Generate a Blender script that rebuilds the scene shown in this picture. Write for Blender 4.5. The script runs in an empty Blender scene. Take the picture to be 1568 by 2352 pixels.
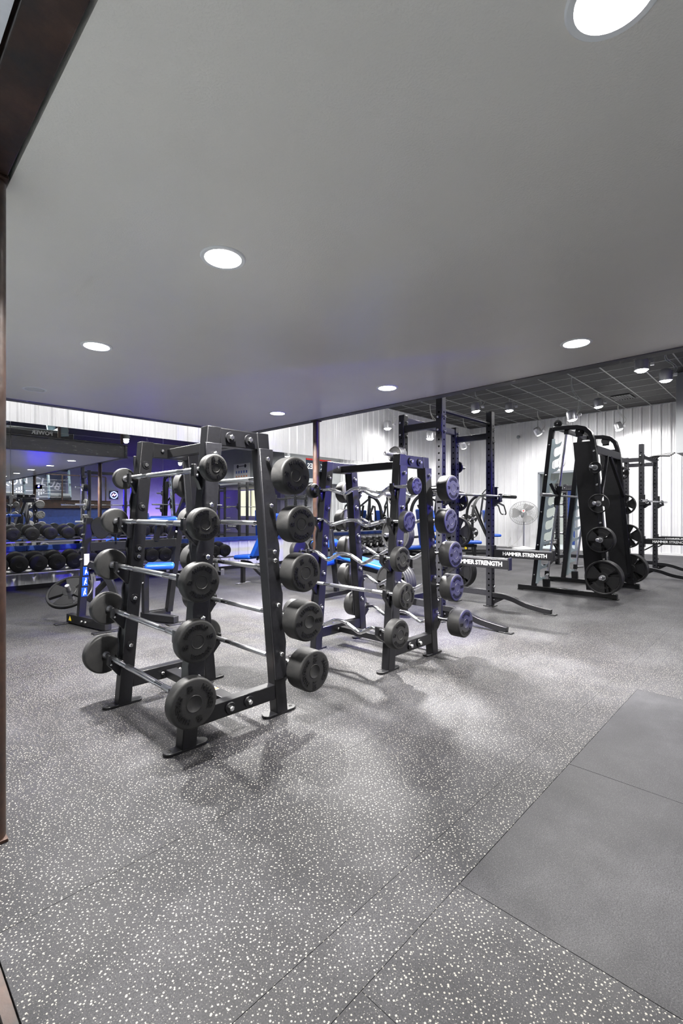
import bpy, bmesh, math, random
from mathutils import Vector, Matrix
random.seed(7)
S = bpy.context.scene
C = S.collection
PI = math.pi

# ------------------------------------------------------------------ camera
cam_d = bpy.data.cameras.new('camera')
cam_d.sensor_fit = 'HORIZONTAL'; cam_d.sensor_width = 24.0
cam_d.lens = 24.0 * 1090 / 1568
cam_d.clip_start = 0.02; cam_d.clip_end = 200
cam = bpy.data.objects.new('camera', cam_d); C.objects.link(cam)
cam.location = (0, 0, 1.2)
cam.rotation_euler = (PI / 2, 0, math.radians(43.96 - 90))
S.camera = cam
# ------------------------------------------------------------------ world, exposure
w = bpy.data.worlds.new('world'); S.world = w; w.use_nodes = True
w.node_tree.nodes['Background'].inputs[0].default_value = (0.5, 0.5, 0.55, 1)
w.node_tree.nodes['Background'].inputs[1].default_value = 0.15
S.view_settings.view_transform = 'Standard'
S.view_settings.look = 'None'
S.view_settings.gamma = 1.0
S.view_settings.use_curve_mapping = False
S.view_settings.exposure = 0.6
try:
    S.cycles.max_bounces = 7; S.cycles.diffuse_bounces = 4; S.cycles.glossy_bounces = 4
    S.cycles.transmission_bounces = 3; S.cycles.caustics_reflective = False; S.cycles.caustics_refractive = False
    S.cycles.sample_clamp_indirect = 6; S.cycles.use_denoising = True
except Exception:
    pass
P_DOWN = 120.0       # recessed downlight, W
P_PEND = 150.0      # hanging spot head, W
P_BLUE = 1050.0     # hooded blue spot, W

# ------------------------------------------------------------------ materials
def mat(name, col, rough=0.5, metal=0.0, emit=None, estr=0.0, spec=0.5, coat=0.0):
    m = bpy.data.materials.new(name); m.use_nodes = True
    b = m.node_tree.nodes['Principled BSDF']
    b.inputs['Base Color'].default_value = (*col, 1)
    b.inputs['Roughness'].default_value = rough
    b.inputs['Metallic'].default_value = metal
    b.inputs['Specular IOR Level'].default_value = spec
    b.inputs['Coat Weight'].default_value = coat
    if emit:
        b.inputs['Emission Color'].default_value = (*emit, 1)
        b.inputs['Emission Strength'].default_value = estr
    return m

def nd(m, t, **kw):
    n = m.node_tree.nodes.new(t)
    for k, v in kw.items():
        if k in n.inputs: n.inputs[k].default_value = v
        else: setattr(n, k, v)
    return n

def ln(m, a, b): m.node_tree.links.new(a, b)
def bsdf(m): return m.node_tree.nodes['Principled BSDF']

def coords(m, scale=(1, 1, 1), obj=True):
    tc = nd(m, 'ShaderNodeTexCoord'); mp = nd(m, 'ShaderNodeMapping')
    mp.inputs['Scale'].default_value = scale
    ln(m, tc.outputs['Object'], mp.inputs['Vector'])
    return mp.outputs['Vector']

def ramp(m, fac, stops):
    r = nd(m, 'ShaderNodeValToRGB')
    el = r.color_ramp.elements
    while len(el) < len(stops): el.new(0.5)
    for e, (p, c) in zip(el, stops):
        e.position = p; e.color = (*c, 1) if len(c) == 3 else c
    ln(m, fac, r.inputs['Fac'])
    return r.outputs['Color']

def noise(m, vec, scale, detail=4, rough=0.6):
    n = nd(m, 'ShaderNodeTexNoise'); n.inputs['Scale'].default_value = scale
    n.inputs['Detail'].default_value = detail; n.inputs['Roughness'].default_value = rough
    ln(m, vec, n.inputs['Vector']); return n.outputs['Fac']

def bump(m, h, strength, dist=0.01):
    b = nd(m, 'ShaderNodeBump'); b.inputs['Strength'].default_value = strength
    b.inputs['Distance'].default_value = dist
    ln(m, h, b.inputs['Height']); ln(m, b.outputs['Normal'], bsdf(m).inputs['Normal'])

def grainy(name, c1, c2, scale, rough=0.5, metal=0.0, bmp=0.0, spec=0.5, r2=None):
    m = mat(name, c1, rough, metal, spec=spec)
    v = coords(m); f = noise(m, v, scale)
    ln(m, ramp(m, f, [(0.3, c1), (0.7, c2)]), bsdf(m).inputs['Base Color'])
    if r2 is not None:
        rr = ramp(m, noise(m, v, scale * 0.4, 3), [(0.35, (rough,) * 3), (0.65, (r2,) * 3)])
        ln(m, rr, bsdf(m).inputs['Roughness'])
    if bmp: bump(m, noise(m, v, scale * 6, 2), bmp, 0.004)
    return m

M = {}
M['black'] = grainy('black powder coat', (0.006, 0.006, 0.007), (0.010, 0.010, 0.012), 60, 0.36, bmp=0.05, spec=0.45)
M['charcoal'] = grainy('charcoal powder coat', (0.016, 0.016, 0.019), (0.024, 0.024, 0.028), 60, 0.38, bmp=0.06, spec=0.35)
M['gloss_black'] = mat('gloss black paint', (0.005, 0.005, 0.006), 0.24, spec=0.4)
M['panel_black'] = grainy('matte black shroud', (0.005, 0.005, 0.0055), (0.009, 0.009, 0.01), 20, 0.5, spec=0.2)
M['rubber'] = grainy('black rubber', (0.017, 0.017, 0.0175), (0.027, 0.0265, 0.026), 18, 0.48, bmp=0.12, spec=0.4, r2=0.62)
M['rubber_dark'] = grainy('dark moulded rubber', (0.006, 0.006, 0.0065), (0.010, 0.010, 0.0105), 30, 0.45, spec=0.3)
M['letter'] = mat('moulded lettering', (0.004, 0.004, 0.004), 0.4)
M['plate'] = grainy('urethane plate', (0.007, 0.007, 0.008), (0.012, 0.012, 0.013), 25, 0.42, spec=0.35)
M['plate_grey'] = grainy('worn grey plate', (0.012, 0.012, 0.0125), (0.022, 0.022, 0.0225), 25, 0.45)
M['chrome'] = mat('chrome', (0.72, 0.72, 0.74), 0.12, 1.0)
M['knurl'] = grainy('knurled chrome', (0.58, 0.58, 0.6), (0.72, 0.72, 0.74), 400, 0.3, 1.0)
M['steel'] = mat('brushed steel', (0.55, 0.55, 0.57), 0.3, 1.0)
M['zinc'] = mat('zinc bolt', (0.7, 0.7, 0.7), 0.25, 1.0)
M['blue'] = grainy('blue vinyl', (0.008, 0.07, 0.42), (0.012, 0.085, 0.5), 40, 0.33)
M['blue_paint'] = grainy('blue painted board', (0.012, 0.035, 0.17), (0.02, 0.055, 0.26), 9, 0.4)
M['white_metal'] = grainy('white ribbed steel', (0.74, 0.74, 0.75), (0.8, 0.8, 0.81), 3, 0.3)
M['white'] = mat('white paint', (0.8, 0.8, 0.8), 0.5)
M['white_print'] = mat('white print', (0.85, 0.85, 0.85), 0.5)
M['black_print'] = mat('black print', (0.006, 0.006, 0.006), 0.6)
M['red'] = mat('red plastic', (0.7, 0.02, 0.015), 0.4)
M['orange'] = mat('orange print', (0.8, 0.22, 0.03), 0.5)
M['yellow'] = mat('yellow plastic', (0.8, 0.6, 0.02), 0.4)
M['mirror'] = mat('mirror glass', (0.86, 0.88, 0.87), 0.0, 1.0)
M['hook_plate'] = mat('pale galvanised plate', (0.42, 0.5, 0.53), 0.32, 0.6)
M['grey_wall'] = grainy('grey drywall', (0.36, 0.37, 0.38), (0.4, 0.41, 0.42), 4, 0.55, bmp=0.03)
M['violet_wall'] = grainy('pale grey drywall', (0.5, 0.5, 0.54), (0.56, 0.56, 0.6), 4, 0.6)
M['entry_paint'] = grainy('pale lavender ceiling paint', (0.78, 0.78, 0.82), (0.84, 0.84, 0.88), 40, 0.6, bmp=0.05)
M['green_wall'] = grainy('grey green drywall', (0.42, 0.45, 0.43), (0.46, 0.49, 0.47), 4, 0.6)
M['concrete'] = grainy('pale blue painted concrete', (0.42, 0.47, 0.5), (0.52, 0.57, 0.6), 12, 0.5, bmp=0.1)
M['tile'] = grainy('black acoustic tile', (0.018, 0.018, 0.019), (0.05, 0.048, 0.047), 28, 0.75, bmp=0.3)
M['grid'] = mat('grey ceiling grid', (0.3, 0.3, 0.3), 0.4)
M['seam'] = mat('dark seam', (0.01, 0.01, 0.01), 0.8)
M['hole'] = mat('dark hole', (0.001, 0.001, 0.001), 1.0, spec=0.0)
M['lamp'] = mat('lamp lens', (1, 1, 1), 0.5, emit=(1.0, 0.98, 0.96), estr=28)
M['lamp_off'] = mat('unlit lens', (0.7, 0.7, 0.7), 0.4)
M['trim_ring'] = mat('white trim ring', (0.9, 0.9, 0.9), 0.35)
M['alu'] = mat('polished aluminium can', (0.75, 0.75, 0.77), 0.3, 0.55)
M['cord'] = mat('pale cord', (0.6, 0.6, 0.57), 0.6)
M['navy'] = mat('navy banner', (0.012, 0.022, 0.045), 0.6)
M['green_led'] = mat('green led', (0, 0.6, 0.15), 0.4, emit=(0.0, 1.0, 0.25), estr=6)
M['neon_blue'] = mat('blue neon', (0.1, 0.2, 1), 0.4, emit=(0.1, 0.2, 1.0), estr=22)
M['blue_lens'] = mat('blue lens', (0.1, 0.1, 1), 0.3, emit=(0.1, 0.1, 1.0), estr=2)
M['neon_pink'] = mat('pink neon', (1, 0.2, 0.6), 0.4, emit=(1.0, 0.25, 0.6), estr=16)
M['warm_glass'] = mat('lit room behind glass', (0.6, 0.58, 0.45), 0.2, emit=(0.9, 0.88, 0.62), estr=0.8)
M['clock_face'] = mat('clock face', (0.82, 0.82, 0.82), 0.4)
M['grey_plastic'] = mat('grey plastic', (0.22, 0.24, 0.26), 0.4)
M['fan_grey'] = mat('grey fan blade', (0.22, 0.22, 0.22), 0.6)
M['fan_wire'] = mat('grey fan wire', (0.2, 0.2, 0.2), 0.4, 0.5)
M['teal_plastic'] = mat('blue grey plastic', (0.2, 0.28, 0.32), 0.4)

# rusty steel
m = mat('rusty steel', (0.06, 0.03, 0.02), 0.5, 0.35)
v = coords(m)
ln(m, ramp(m, noise(m, v, 5, 8, 0.7), [(0.32, (0.012, 0.011, 0.011)), (0.5, (0.034, 0.018, 0.013)), (0.66, (0.06, 0.031, 0.021)), (0.85, (0.09, 0.08, 0.075))]), bsdf(m).inputs['Base Color'])
ln(m, ramp(m, noise(m, v, 9, 4), [(0.3, (0.3,) * 3), (0.7, (0.6,) * 3)]), bsdf(m).inputs['Roughness'])
bump(m, noise(m, v, 40, 4), 0.15, 0.004)
M['rust'] = m
# mill-scale steel with scratched paint
m = mat('scuffed dark steel', (0.04, 0.04, 0.042), 0.5, 0.2)
v = coords(m, (1, 1, 4))
ln(m, ramp(m, noise(m, v, 7, 8, 0.75), [(0.0, (0.06, 0.058, 0.06)), (0.6, (0.11, 0.107, 0.108)), (0.66, (0.5, 0.48, 0.46)), (0.7, (0.12, 0.117, 0.115))]), bsdf(m).inputs['Base Color'])
M['scuffed'] = m
# soffit paint, orange peel
m = mat('grey soffit paint', (0.7, 0.69, 0.65), 0.28)
v = coords(m)
ln(m, ramp(m, noise(m, v, 1.1, 3), [(0.3, (0.83, 0.79, 0.735)), (0.7, (0.88, 0.84, 0.78))]), bsdf(m).inputs['Base Color'])
bump(m, noise(m, v, 130, 2, 0.5), 0.3, 0.004)
M['soffit'] = m

def rubber_floor(name, speckle):
    m = mat(name, (0.05, 0.05, 0.055), 0.45)
    tc = nd(m, 'ShaderNodeTexCoord')
    v = tc.outputs['Object']
    dust = noise(m, v, 0.9, 7, 0.62)
    base = ramp(m, dust, [(0.32, (0.0055, 0.0055, 0.0068)), (0.5, (0.0145, 0.0143, 0.017)), (0.7, (0.05, 0.0495, 0.055))])
    fine = ramp(m, noise(m, v, 220, 2, 0.7), [(0.35, (0.35,) * 3), (0.65, (1.5,) * 3)])
    mul = nd(m, 'ShaderNodeMix', data_type='RGBA', blend_type='MULTIPLY'); mul.inputs[0].default_value = 1
    ln(m, base, mul.inputs[6]); ln(m, fine, mul.inputs[7])
    col = mul.outputs[2]
    layers = [(77, 0.17, 0.9, (0.24, 0.23, 0.205, 1)), (140, 0.14, 0.5, (0.1, 0.096, 0.09, 1))] if speckle else [(200, 0.16, 0.5, (0.06, 0.06, 0.06, 1))]
    for sc, rad, keep, scol in layers:
        vo = nd(m, 'ShaderNodeTexVoronoi', voronoi_dimensions='2D', feature='F1')
        vo.inputs['Scale'].default_value = sc
        wob = nd(m, 'ShaderNodeMapping'); wob.inputs['Rotation'].default_value = (0, 0, sc * 0.01)
        ln(m, v, wob.inputs['Vector']); ln(m, wob.outputs['Vector'], vo.inputs['Vector'])
        sep = nd(m, 'ShaderNodeSeparateColor'); ln(m, vo.outputs['Color'], sep.inputs[0])
        thr = nd(m, 'ShaderNodeMath', operation='MULTIPLY_ADD'); thr.inputs[1].default_value = rad; thr.inputs[2].default_value = rad * 0.35
        ln(m, sep.outputs[0], thr.inputs[0])
        lt = nd(m, 'ShaderNodeMath', operation='LESS_THAN')
        ln(m, vo.outputs['Distance'], lt.inputs[0]); ln(m, thr.outputs[0], lt.inputs[1])
        kp = nd(m, 'ShaderNodeMath', operation='LESS_THAN'); kp.inputs[1].default_value = keep
        ln(m, sep.outputs[1], kp.inputs[0])
        an = nd(m, 'ShaderNodeMath', operation='MULTIPLY'); ln(m, lt.outputs[0], an.inputs[0]); ln(m, kp.outputs[0], an.inputs[1])
        mx = nd(m, 'ShaderNodeMix', data_type='RGBA'); ln(m, an.outputs[0], mx.inputs[0])
        ln(m, col, mx.inputs[6]); mx.inputs[7].default_value = scol
        col = mx.outputs[2]
    ln(m, col, bsdf(m).inputs['Base Color'])
    bsdf(m).inputs['Sheen Weight'].default_value = 0.12; bsdf(m).inputs['Specular IOR Level'].default_value = 0.2; bsdf(m).inputs['Sheen Roughness'].default_value = 0.4
    bsdf(m).inputs['Sheen Tint'].default_value = (0.8, 0.8, 0.85, 1)
    ln(m, ramp(m, noise(m, v, 1.7, 6, 0.6), [(0.3, (0.48,) * 3), (0.7, (0.64,) * 3)]), bsdf(m).inputs['Roughness'])
    return m
M['floor_speckled'] = rubber_floor('speckled rubber', True)
M['floor_plain'] = rubber_floor('plain grey rubber', False)

# ------------------------------------------------------------------ mesh helpers
class MB:
    def __init__(s): s.v = []; s.f = []
    def add(s, vs, fs):
        o = len(s.v); s.v += [tuple(x) for x in vs]; s.f += [tuple(i + o for i in f) for f in fs]; return s
    def hexa(s, b, t):
        return s.add(list(b) + list(t), [(3, 2, 1, 0), (4, 5, 6, 7), (0, 1, 5, 4), (1, 2, 6, 5), (2, 3, 7, 6), (3, 0, 4, 7)])
    def box(s, c, d):
        x, y, z = c; a, b, h = d[0] / 2, d[1] / 2, d[2] / 2
        q = lambda k: [(x - a, y - b, z + k), (x + a, y - b, z + k), (x + a, y + b, z + k), (x - a, y + b, z + k)]
        return s.hexa(q(-h), q(h))
    def frame(s, d, up=(0, 0, 1)):
        d = Vector(d).normalized(); u = Vector(up)
        if abs(d.dot(u)) > 0.98: u = Vector((1, 0, 0)) if abs(d.x) < 0.9 else Vector((0, 1, 0))
        a = d.cross(u).normalized(); b = a.cross(d).normalized()
        return d, a, b
    def beam(s, p0, p1, w, h, up=(0, 0, 1)):
        p0 = Vector(p0); p1 = Vector(p1); d, a, b = s.frame(p1 - p0, up)
        q = lambda p: [p - a * w / 2 - b * h / 2, p + a * w / 2 - b * h / 2, p + a * w / 2 + b * h / 2, p - a * w / 2 + b * h / 2]
        return s.hexa(q(p0), q(p1))
    def cyl(s, p0, p1, r, n=16, r2=None):
        return s.lathe(p0, Vector(p1) - Vector(p0), [(0, 0), (r, 0), (r if r2 is None else r2, (Vector(p1) - Vector(p0)).length), (0, (Vector(p1) - Vector(p0)).length)], n)
    def lathe(s, o, d, prof, n=24):
        o = Vector(o); d, a, b = s.frame(d); rings = []; vs = []; fs = []
        for r, h in prof:
            if r < 1e-6: rings.append([len(vs)]); vs.append(o + d * h)
            else:
                rings.append(list(range(len(vs), len(vs) + n)))
                for i in range(n):
                    t = 2 * PI * i / n; vs.append(o + d * h + (a * math.cos(t) + b * math.sin(t)) * r)
        for r0, r1 in zip(rings, rings[1:]):
            for i in range(n):
                j = (i + 1) % n
                if len(r0) == 1 and len(r1) == 1: continue
                if len(r0) == 1: fs.append((r0[0], r1[i], r1[j]))
                elif len(r1) == 1: fs.append((r0[j], r0[i], r1[0]))
                else: fs.append((r0[j], r0[i], r1[i], r1[j]))
        return s.add(vs, fs)
    def sweep(s, path, sec, closed=False):
        path = [Vector(p) for p in path]; n = len(path); k = len(sec); vs = []; fs = []
        prev = None
        for i, p in enumerate(path):
            if closed: t = path[(i + 1) % n] - path[i - 1]
            else: t = path[min(i + 1, n - 1)] - path[max(i - 1, 0)]
            t.normalize()
            if prev is None:
                _, a, b = s.frame(t)
            else:
                a = prev - t * prev.dot(t); a.normalize(); b = a.cross(t).normalized()
            prev = a
            for x, y in sec: vs.append(p + a * x + b * y)
        m_ = n if closed else n - 1
        for i in range(m_):
            i2 = (i + 1) % n
            for j in range(k):
                j2 = (j + 1) % k
                fs.append((i * k + j, i2 * k + j, i2 * k + j2, i * k + j2))
        if not closed:
            fs.append(tuple(range(k))); fs.append(tuple(reversed(range((n - 1) * k, n * k))))
        return s.add(vs, fs)
    def tube(s, path, r, n=10, closed=False):
        return s.sweep(path, [(r * math.cos(2 * PI * i / n), r * math.sin(2 * PI * i / n)) for i in range(n)], closed)
    def rtube(s, path, w, h):
        return s.sweep(path, [(-w / 2, -h / 2), (w / 2, -h / 2), (w / 2, h / 2), (-w / 2, h / 2)])
    def prism(s, pts, o, ax, ay, t):
        """polygon pts in plane (ax, ay) at o, thickness t along ax x ay, centred"""
        o = Vector(o); ax = Vector(ax); ay = Vector(ay); nz = ax.cross(ay).normalized(); n = len(pts)
        vs = [o + ax * x + ay * y - nz * t / 2 for x, y in pts] + [o + ax * x + ay * y + nz * t / 2 for x, y in pts]
        fs = [tuple(reversed(range(n))), tuple(range(n, 2 * n))] + [(i, (i + 1) % n, n + (i + 1) % n, n + i) for i in range(n)]
        return s.add(vs, fs)
    def mesh(s, name, mt, ang=40):
        me = bpy.data.meshes.new(name); me.from_pydata(s.v, [], s.f)
        bm = bmesh.new(); bm.from_mesh(me); bmesh.ops.recalc_face_normals(bm, faces=bm.faces); bm.to_mesh(me); bm.free()
        me.materials.append(M[mt] if isinstance(mt, str) else mt)
        me.shade_smooth(); me.set_sharp_from_angle(angle=math.radians(ang))
        return me
    def build(s, name, mt, parent=None, bevel=0.0, seg=2, loc=None, rot=None, kind=None, label=None):
        o = put(s.mesh(name, mt), name, parent, loc, rot)
        if bevel:
            b = o.modifiers.new('bevel', 'BEVEL'); b.width = bevel; b.segments = seg; b.limit_method = 'ANGLE'; b.angle_limit = math.radians(50)
        if kind: o['kind'] = kind
        if label: o['label'] = label
        return o

def put(me, name, parent=None, loc=None, rot=None, scale=None):
    o = bpy.data.objects.new(name, me); C.objects.link(o)
    if parent is not None: o.parent = parent
    if loc is not None: o.location = loc
    if rot is not None: o.rotation_euler = rot
    if scale is not None: o.scale = scale
    return o

def thing(name, label, cat, loc=(0, 0, 0), rz=0.0, group=None, rot=None):
    o = bpy.data.objects.new(name, None); C.objects.link(o); o.empty_display_size = 0.1
    o.location = loc; o.rotation_euler = rot if rot is not None else (0, 0, rz)
    o['label'] = label; o['category'] = cat
    if group: o['group'] = group
    return o

def tag(o, label, cat, group=None):
    o['label'] = label; o['category'] = cat
    if group: o['group'] = group
    return o

def struct(o): o['kind'] = 'structure'; return o
def sroot(name, loc=(0, 0, 0)):
    o = bpy.data.objects.new(name, None); C.objects.link(o); o.location = loc; o['kind'] = 'structure'; return o

KIDS = {}
def copy_tree(o, parent=None):
    c = o.copy(); C.objects.link(c); c.parent = parent
    for ch in o.children: copy_tree(ch, c)
    return c

def arc(pts, n=6):
    """Catmull-Rom smoothing of a path"""
    P = [Vector(p) for p in pts]; out = []
    for i in range(len(P) - 1):
        p0 = P[max(i - 1, 0)]; p1 = P[i]; p2 = P[i + 1]; p3 = P[min(i + 2, len(P) - 1)]
        for k in range(n):
            t = k / n
            out.append(0.5 * ((2 * p1) + (p2 - p0) * t + (2 * p0 - 5 * p1 + 4 * p2 - p3) * t * t + (-p0 + 3 * p1 - 3 * p2 + p3) * t ** 3))
    out.append(P[-1]); return out

_txt = {}
def text_geo(s, size, ext=0.001, off=0.0, space=1.0):
    """verts/faces of centred text in the XY plane"""
    k = (s, size, ext, off, space)
    if k in _txt: return _txt[k]
    cu = bpy.data.curves.new('t', 'FONT'); cu.body = s; cu.size = size; cu.extrude = ext; cu.offset = off
    cu.align_x = 'CENTER'; cu.align_y = 'CENTER'; cu.resolution_u = 2; cu.space_character = space
    ob = bpy.data.objects.new('t', cu); C.objects.link(ob)
    dg = bpy.context.evaluated_depsgraph_get()
    me = bpy.data.meshes.new_from_object(ob.evaluated_get(dg))
    vs = [tuple(x.co) for x in me.vertices]; fs = [tuple(p.vertices) for p in me.polygons]
    bpy.data.objects.remove(ob); bpy.data.curves.remove(cu); bpy.data.meshes.remove(me)
    _txt[k] = (vs, fs); return vs, fs

def text_on(mb, s, size, o, ax, ay, ext=0.001, off=0.0, space=1.0, fn=None):
    vs, fs = text_geo(s, size, ext, off, space)
    o = Vector(o); ax = Vector(ax); ay = Vector(ay); az = ax.cross(ay)
    out = []
    for x, y, z in vs:
        if fn: x, y = fn(x, y)
        out.append(o + ax * x + ay * y + az * z)
    mb.add(out, fs); return mb

# shared small meshes: hex bolt along +Z of local, with and without washer
def bolt_mesh(name, r, h, washer):
    b = MB()
    if washer: b.lathe((0, 0, 0), (0, 0, 1), [(0, 0), (r * 2.0, 0), (r * 1.9, h * 0.3), (0, h * 0.3)], 20)
    b.lathe((0, 0, h * 0.25), (0, 0, 1), [(0, 0), (r, 0), (r, h * 0.75), (r * 0.7, h), (0, h)], 6)
    return b.mesh(name, 'zinc', 30)
BOLT = bolt_mesh('bolt', 0.011, 0.014, False)
def washer_bolt():
    b = MB(); b.lathe((0, 0, 0), (0, 0, 1), [(0, 0), (0.026, 0), (0.024, 0.006), (0, 0.006)], 24)
    w_ = b.mesh('washer', 'black')
    c = MB(); c.lathe((0, 0, 0.005), (0, 0, 1), [(0, 0), (0.0125, 0), (0.0125, 0.01), (0.009, 0.014), (0, 0.014)], 6)
    return w_, c.mesh('bolt', 'zinc', 30)
WASHER, WBOLT = washer_bolt()
DIRROT = {'-y': (PI / 2, 0, 0), '+y': (-PI / 2, 0, 0), '-x': (0, -PI / 2, 0), '+x': (0, PI / 2, 0), '+z': (0, 0, 0)}
def bolt(parent, loc, d, washer=False, s=1.0):
    if washer:
        q = put(WASHER, 'washer', parent, loc, DIRROT[d], (s, s, s)); put(WBOLT, 'bolt', q)
    else: put(BOLT, 'bolt', parent, loc, DIRROT[d], (s, s, s))

# ================================================================== THE SETTING
X0, X1, Y0, Y1, ZC = -3.0, 15.8, -9.0, 8.65, 4.22
ZM = 2.42           # underside of the mezzanine
# ---- floor: slab with separate rubber mats
fl = MB().box(((X0 + X1 + 3) / 2, (Y0 + Y1) / 2, -0.06), (X1 + 3 - X0, Y1 - Y0, 0.092)).build('floor', 'seam')
struct(fl)
def mat_piece(x0, x1, y0, y1, mt):
    g = 0.001 if mt == 'floor_plain' else 0.0003
    MB().box(((x0 + x1) / 2, (y0 + y1) / 2, -0.007), (x1 - x0 - 2 * g, y1 - y0 - 2 * g, 0.014)).build('rubber_mat', mt, fl, bevel=0.0008, seg=1)
rows = [(-9, -5.2, [0.28, 6, 12, 15.8]), (-5.2, -3.2, [0.28, 5, 11, 15.8]), (-3.2, -1.2, [0.28, 8, 15.8]),
        (0.79, 0.957, [0.28, 6.4, 12.5, 15.8]), (0.957, 1.64, [0.28, 2.98, 9, 15.8]), (1.64, 2.85, [0.28, 7.6, 15.8]),
        (2.85, 4.06, [0.28, 5.1, 11.3, 15.8]), (4.06, 5.27, [0.28, 8.4, 15.8]), (5.27, 6.48, [0.28, 4.2, 10.3, 15.8]),
        (6.48, 7.69, [0.28, 6.9, 13, 15.8]), (7.69, 8.65, [0.28, 9.2, 15.8])]
for a, b, xs in rows:
    for p, q in zip(xs, xs[1:]): mat_piece(p, q, a, b, 'floor_speckled')
for p, q, mt in [(0.28, 0.89, 'floor_speckled'), (0.89, 1.366, 'floor_speckled'), (1.366, 2.38, 'floor_plain'),
                 (2.38, 3.70, 'floor_plain'), (3.70, 9.5, 'floor_speckled'), (9.5, 15.8, 'floor_speckled')]:
    mat_piece(p, q, -1.2, 0.79, mt)
struct(MB().box((-1.38, -0.175, -0.012), (3.24, 17.65, 0.03)).build('floor', 'concrete'))
struct(MB().box((0.262, -0.175, -0.006), (0.026, 17.65, 0.024)).build('trim_1', 'rust'))
struct(MB().box((17.3, 5.5, -0.008), (2.99, 4, 0.016)).build('floor', 'concrete'))

# ---- ribbed steel wall sheets
def sheet(width, z0, z1, name='wall_sheet'):
    """profile along +x from 0..width, ribs towards -y"""
    pr = [(0, 0)]; n = max(1, round(width / 0.235)); p = width / n
    for i in range(n):
        c = (i + 0.5) * p
        for dx, dy in ((-0.036, 0), (-0.014, -0.02), (0.014, -0.02), (0.036, 0)): pr.append((c + dx, dy))
        for k in (0.33, 0.67):
            e = c + p * k
            if e + 0.012 < width - 0.002:
                for dx, dy in ((-0.011, 0), (-0.004, -0.0035), (0.004, -0.0035), (0.011, 0)): pr.append((e + dx, dy))
    pr.append((width, 0)); m_ = MB()
    k = len(pr); back = 0.012
    vs = [(x, y, z0) for x, y in pr] + [(x, y, z1) for x, y in pr]
    fs = [(i, i + 1, k + i + 1, k + i) for i in range(k - 1)]
    o = len(vs); vs += [(0, back, z0), (width, back, z0), (width, back, z1), (0, back, z1)]
    fs += [(o, o + 1, o + 2, o + 3), (0, k, o + 3, o), (k - 1, o + 1, o + 2, 2 * k - 1)]
    m_.add(vs, fs)
    return m_.mesh(name, 'white_metal', 20)
wl = struct(MB().box(((X0 + X1) / 2, Y1 + 0.08, ZC / 2), (X1 - X0 + 0.3, 0.12, ZC)).build('wall_left', 'white'))
sm = sheet(0.938, 0, ZC)
for i in range(20): put(sm, 'wall_sheet', wl, (X0 + i * 0.94, Y1, 0))
wr = sroot('wall_right')
MB().box((X1 + 0.09, 7.4, ZC / 2), (0.14, 2.5, ZC)).build('backing', 'white', wr)
MB().box((X1 + 0.09, 1.27, ZC / 2), (0.14, 7.54, ZC)).build('backing', 'white', wr)
MB().box((X1 + 0.09, 5.595, (2.45 + ZC) / 2), (0.14, 1.11, ZC - 2.45)).build('backing', 'white', wr)
ys = [8.65, 7.71, 6.77, 6.15]
for a, b in zip(ys, ys[1:]): put(sheet(a - b - 0.002, 0, ZC), 'wall_sheet', wr, (X1, a, 0), (0, 0, -PI / 2))
put(sheet(1.108, 2.45, ZC), 'wall_sheet', wr, (X1, 6.15, 0), (0, 0, -PI / 2))
sm = sheet(0.938, 0, ZC)
for i in range(8): put(sm, 'wall_sheet', wr, (X1, 5.04 - i * 0.94, 0), (0, 0, -PI / 2))
# grey drywall end of the right wall, with a window
gw = sroot('wall_right')
MB().box((X1 + 0.07, -3.2, ZC / 2), (0.14, 1.4, ZC)).build('wall_panel', 'grey_wall', gw)
MB().box((X1 + 0.07, -7.7, ZC / 2), (0.14, 2.6, ZC)).build('wall_panel', 'grey_wall', gw)
MB().box((X1 + 0.07, -5.15, 0.45), (0.14, 2.5, 0.9)).build('wall_panel', 'grey_wall', gw)
MB().box((X1 + 0.07, -5.15, (2.5 + ZC) / 2), (0.14, 2.5, ZC - 2.5)).build('wall_panel', 'grey_wall', gw)
wn = sroot('window_1', (X1, -5.15, 0))
for y, z, dy, dz in ((-1.21, 1.7, 0.08, 1.6), (1.21, 1.7, 0.08, 1.6), (0, 1.7, 0.07, 1.6), (0, 0.94, 2.5, 0.08), (0, 2.46, 2.5, 0.08)):
    MB().box((0.03, y, z), (0.1, dy, dz)).build('window_frame', 'white', wn, bevel=0.004)
for y in (-0.6, 0.6): MB().box((0.07, y, 1.7), (0.01, 1.12, 1.44)).build('pane', 'warm_glass', wn)
struct(MB().box(((X0 + X1) / 2, Y0 - 0.07, ZC / 2), (X1 - X0 + 0.3, 0.14, ZC)).build('wall_back', 'violet_wall'))
struct(MB().box((X0 - 0.07, (Y0 + Y1) / 2, ZC / 2), (0.14, Y1 - Y0, ZC)).build('wall_near', 'grey_wall'))
struct(MB().box((0.35 + (X1 - 0.35) / 2, Y1 - 0.03, 0.035), (X1 - 0.4, 0.016, 0.07)).build('base_strip_left', 'black'))  # dark strip along the foot of the mirror wall
struct(MB().box((X1 - 0.03, 7.39, 0.03), (0.016, 2.46, 0.06)).build('baseboard_right', 'white'))
struct(MB().box((X1 - 0.03, 1.28, 0.03), (0.016, 7.5, 0.06)).build('baseboard_right', 'white'))
# grey bulkhead on the right
struct(MB().box(((12.46 + X1) / 2, (Y0 + 1.93) / 2, (2.48 + ZC) / 2), (X1 - 12.46 - 0.03, 1.93 - Y0, ZC - 2.48)).build('wall_bulkhead', 'grey_wall', bevel=0.004))

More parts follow.
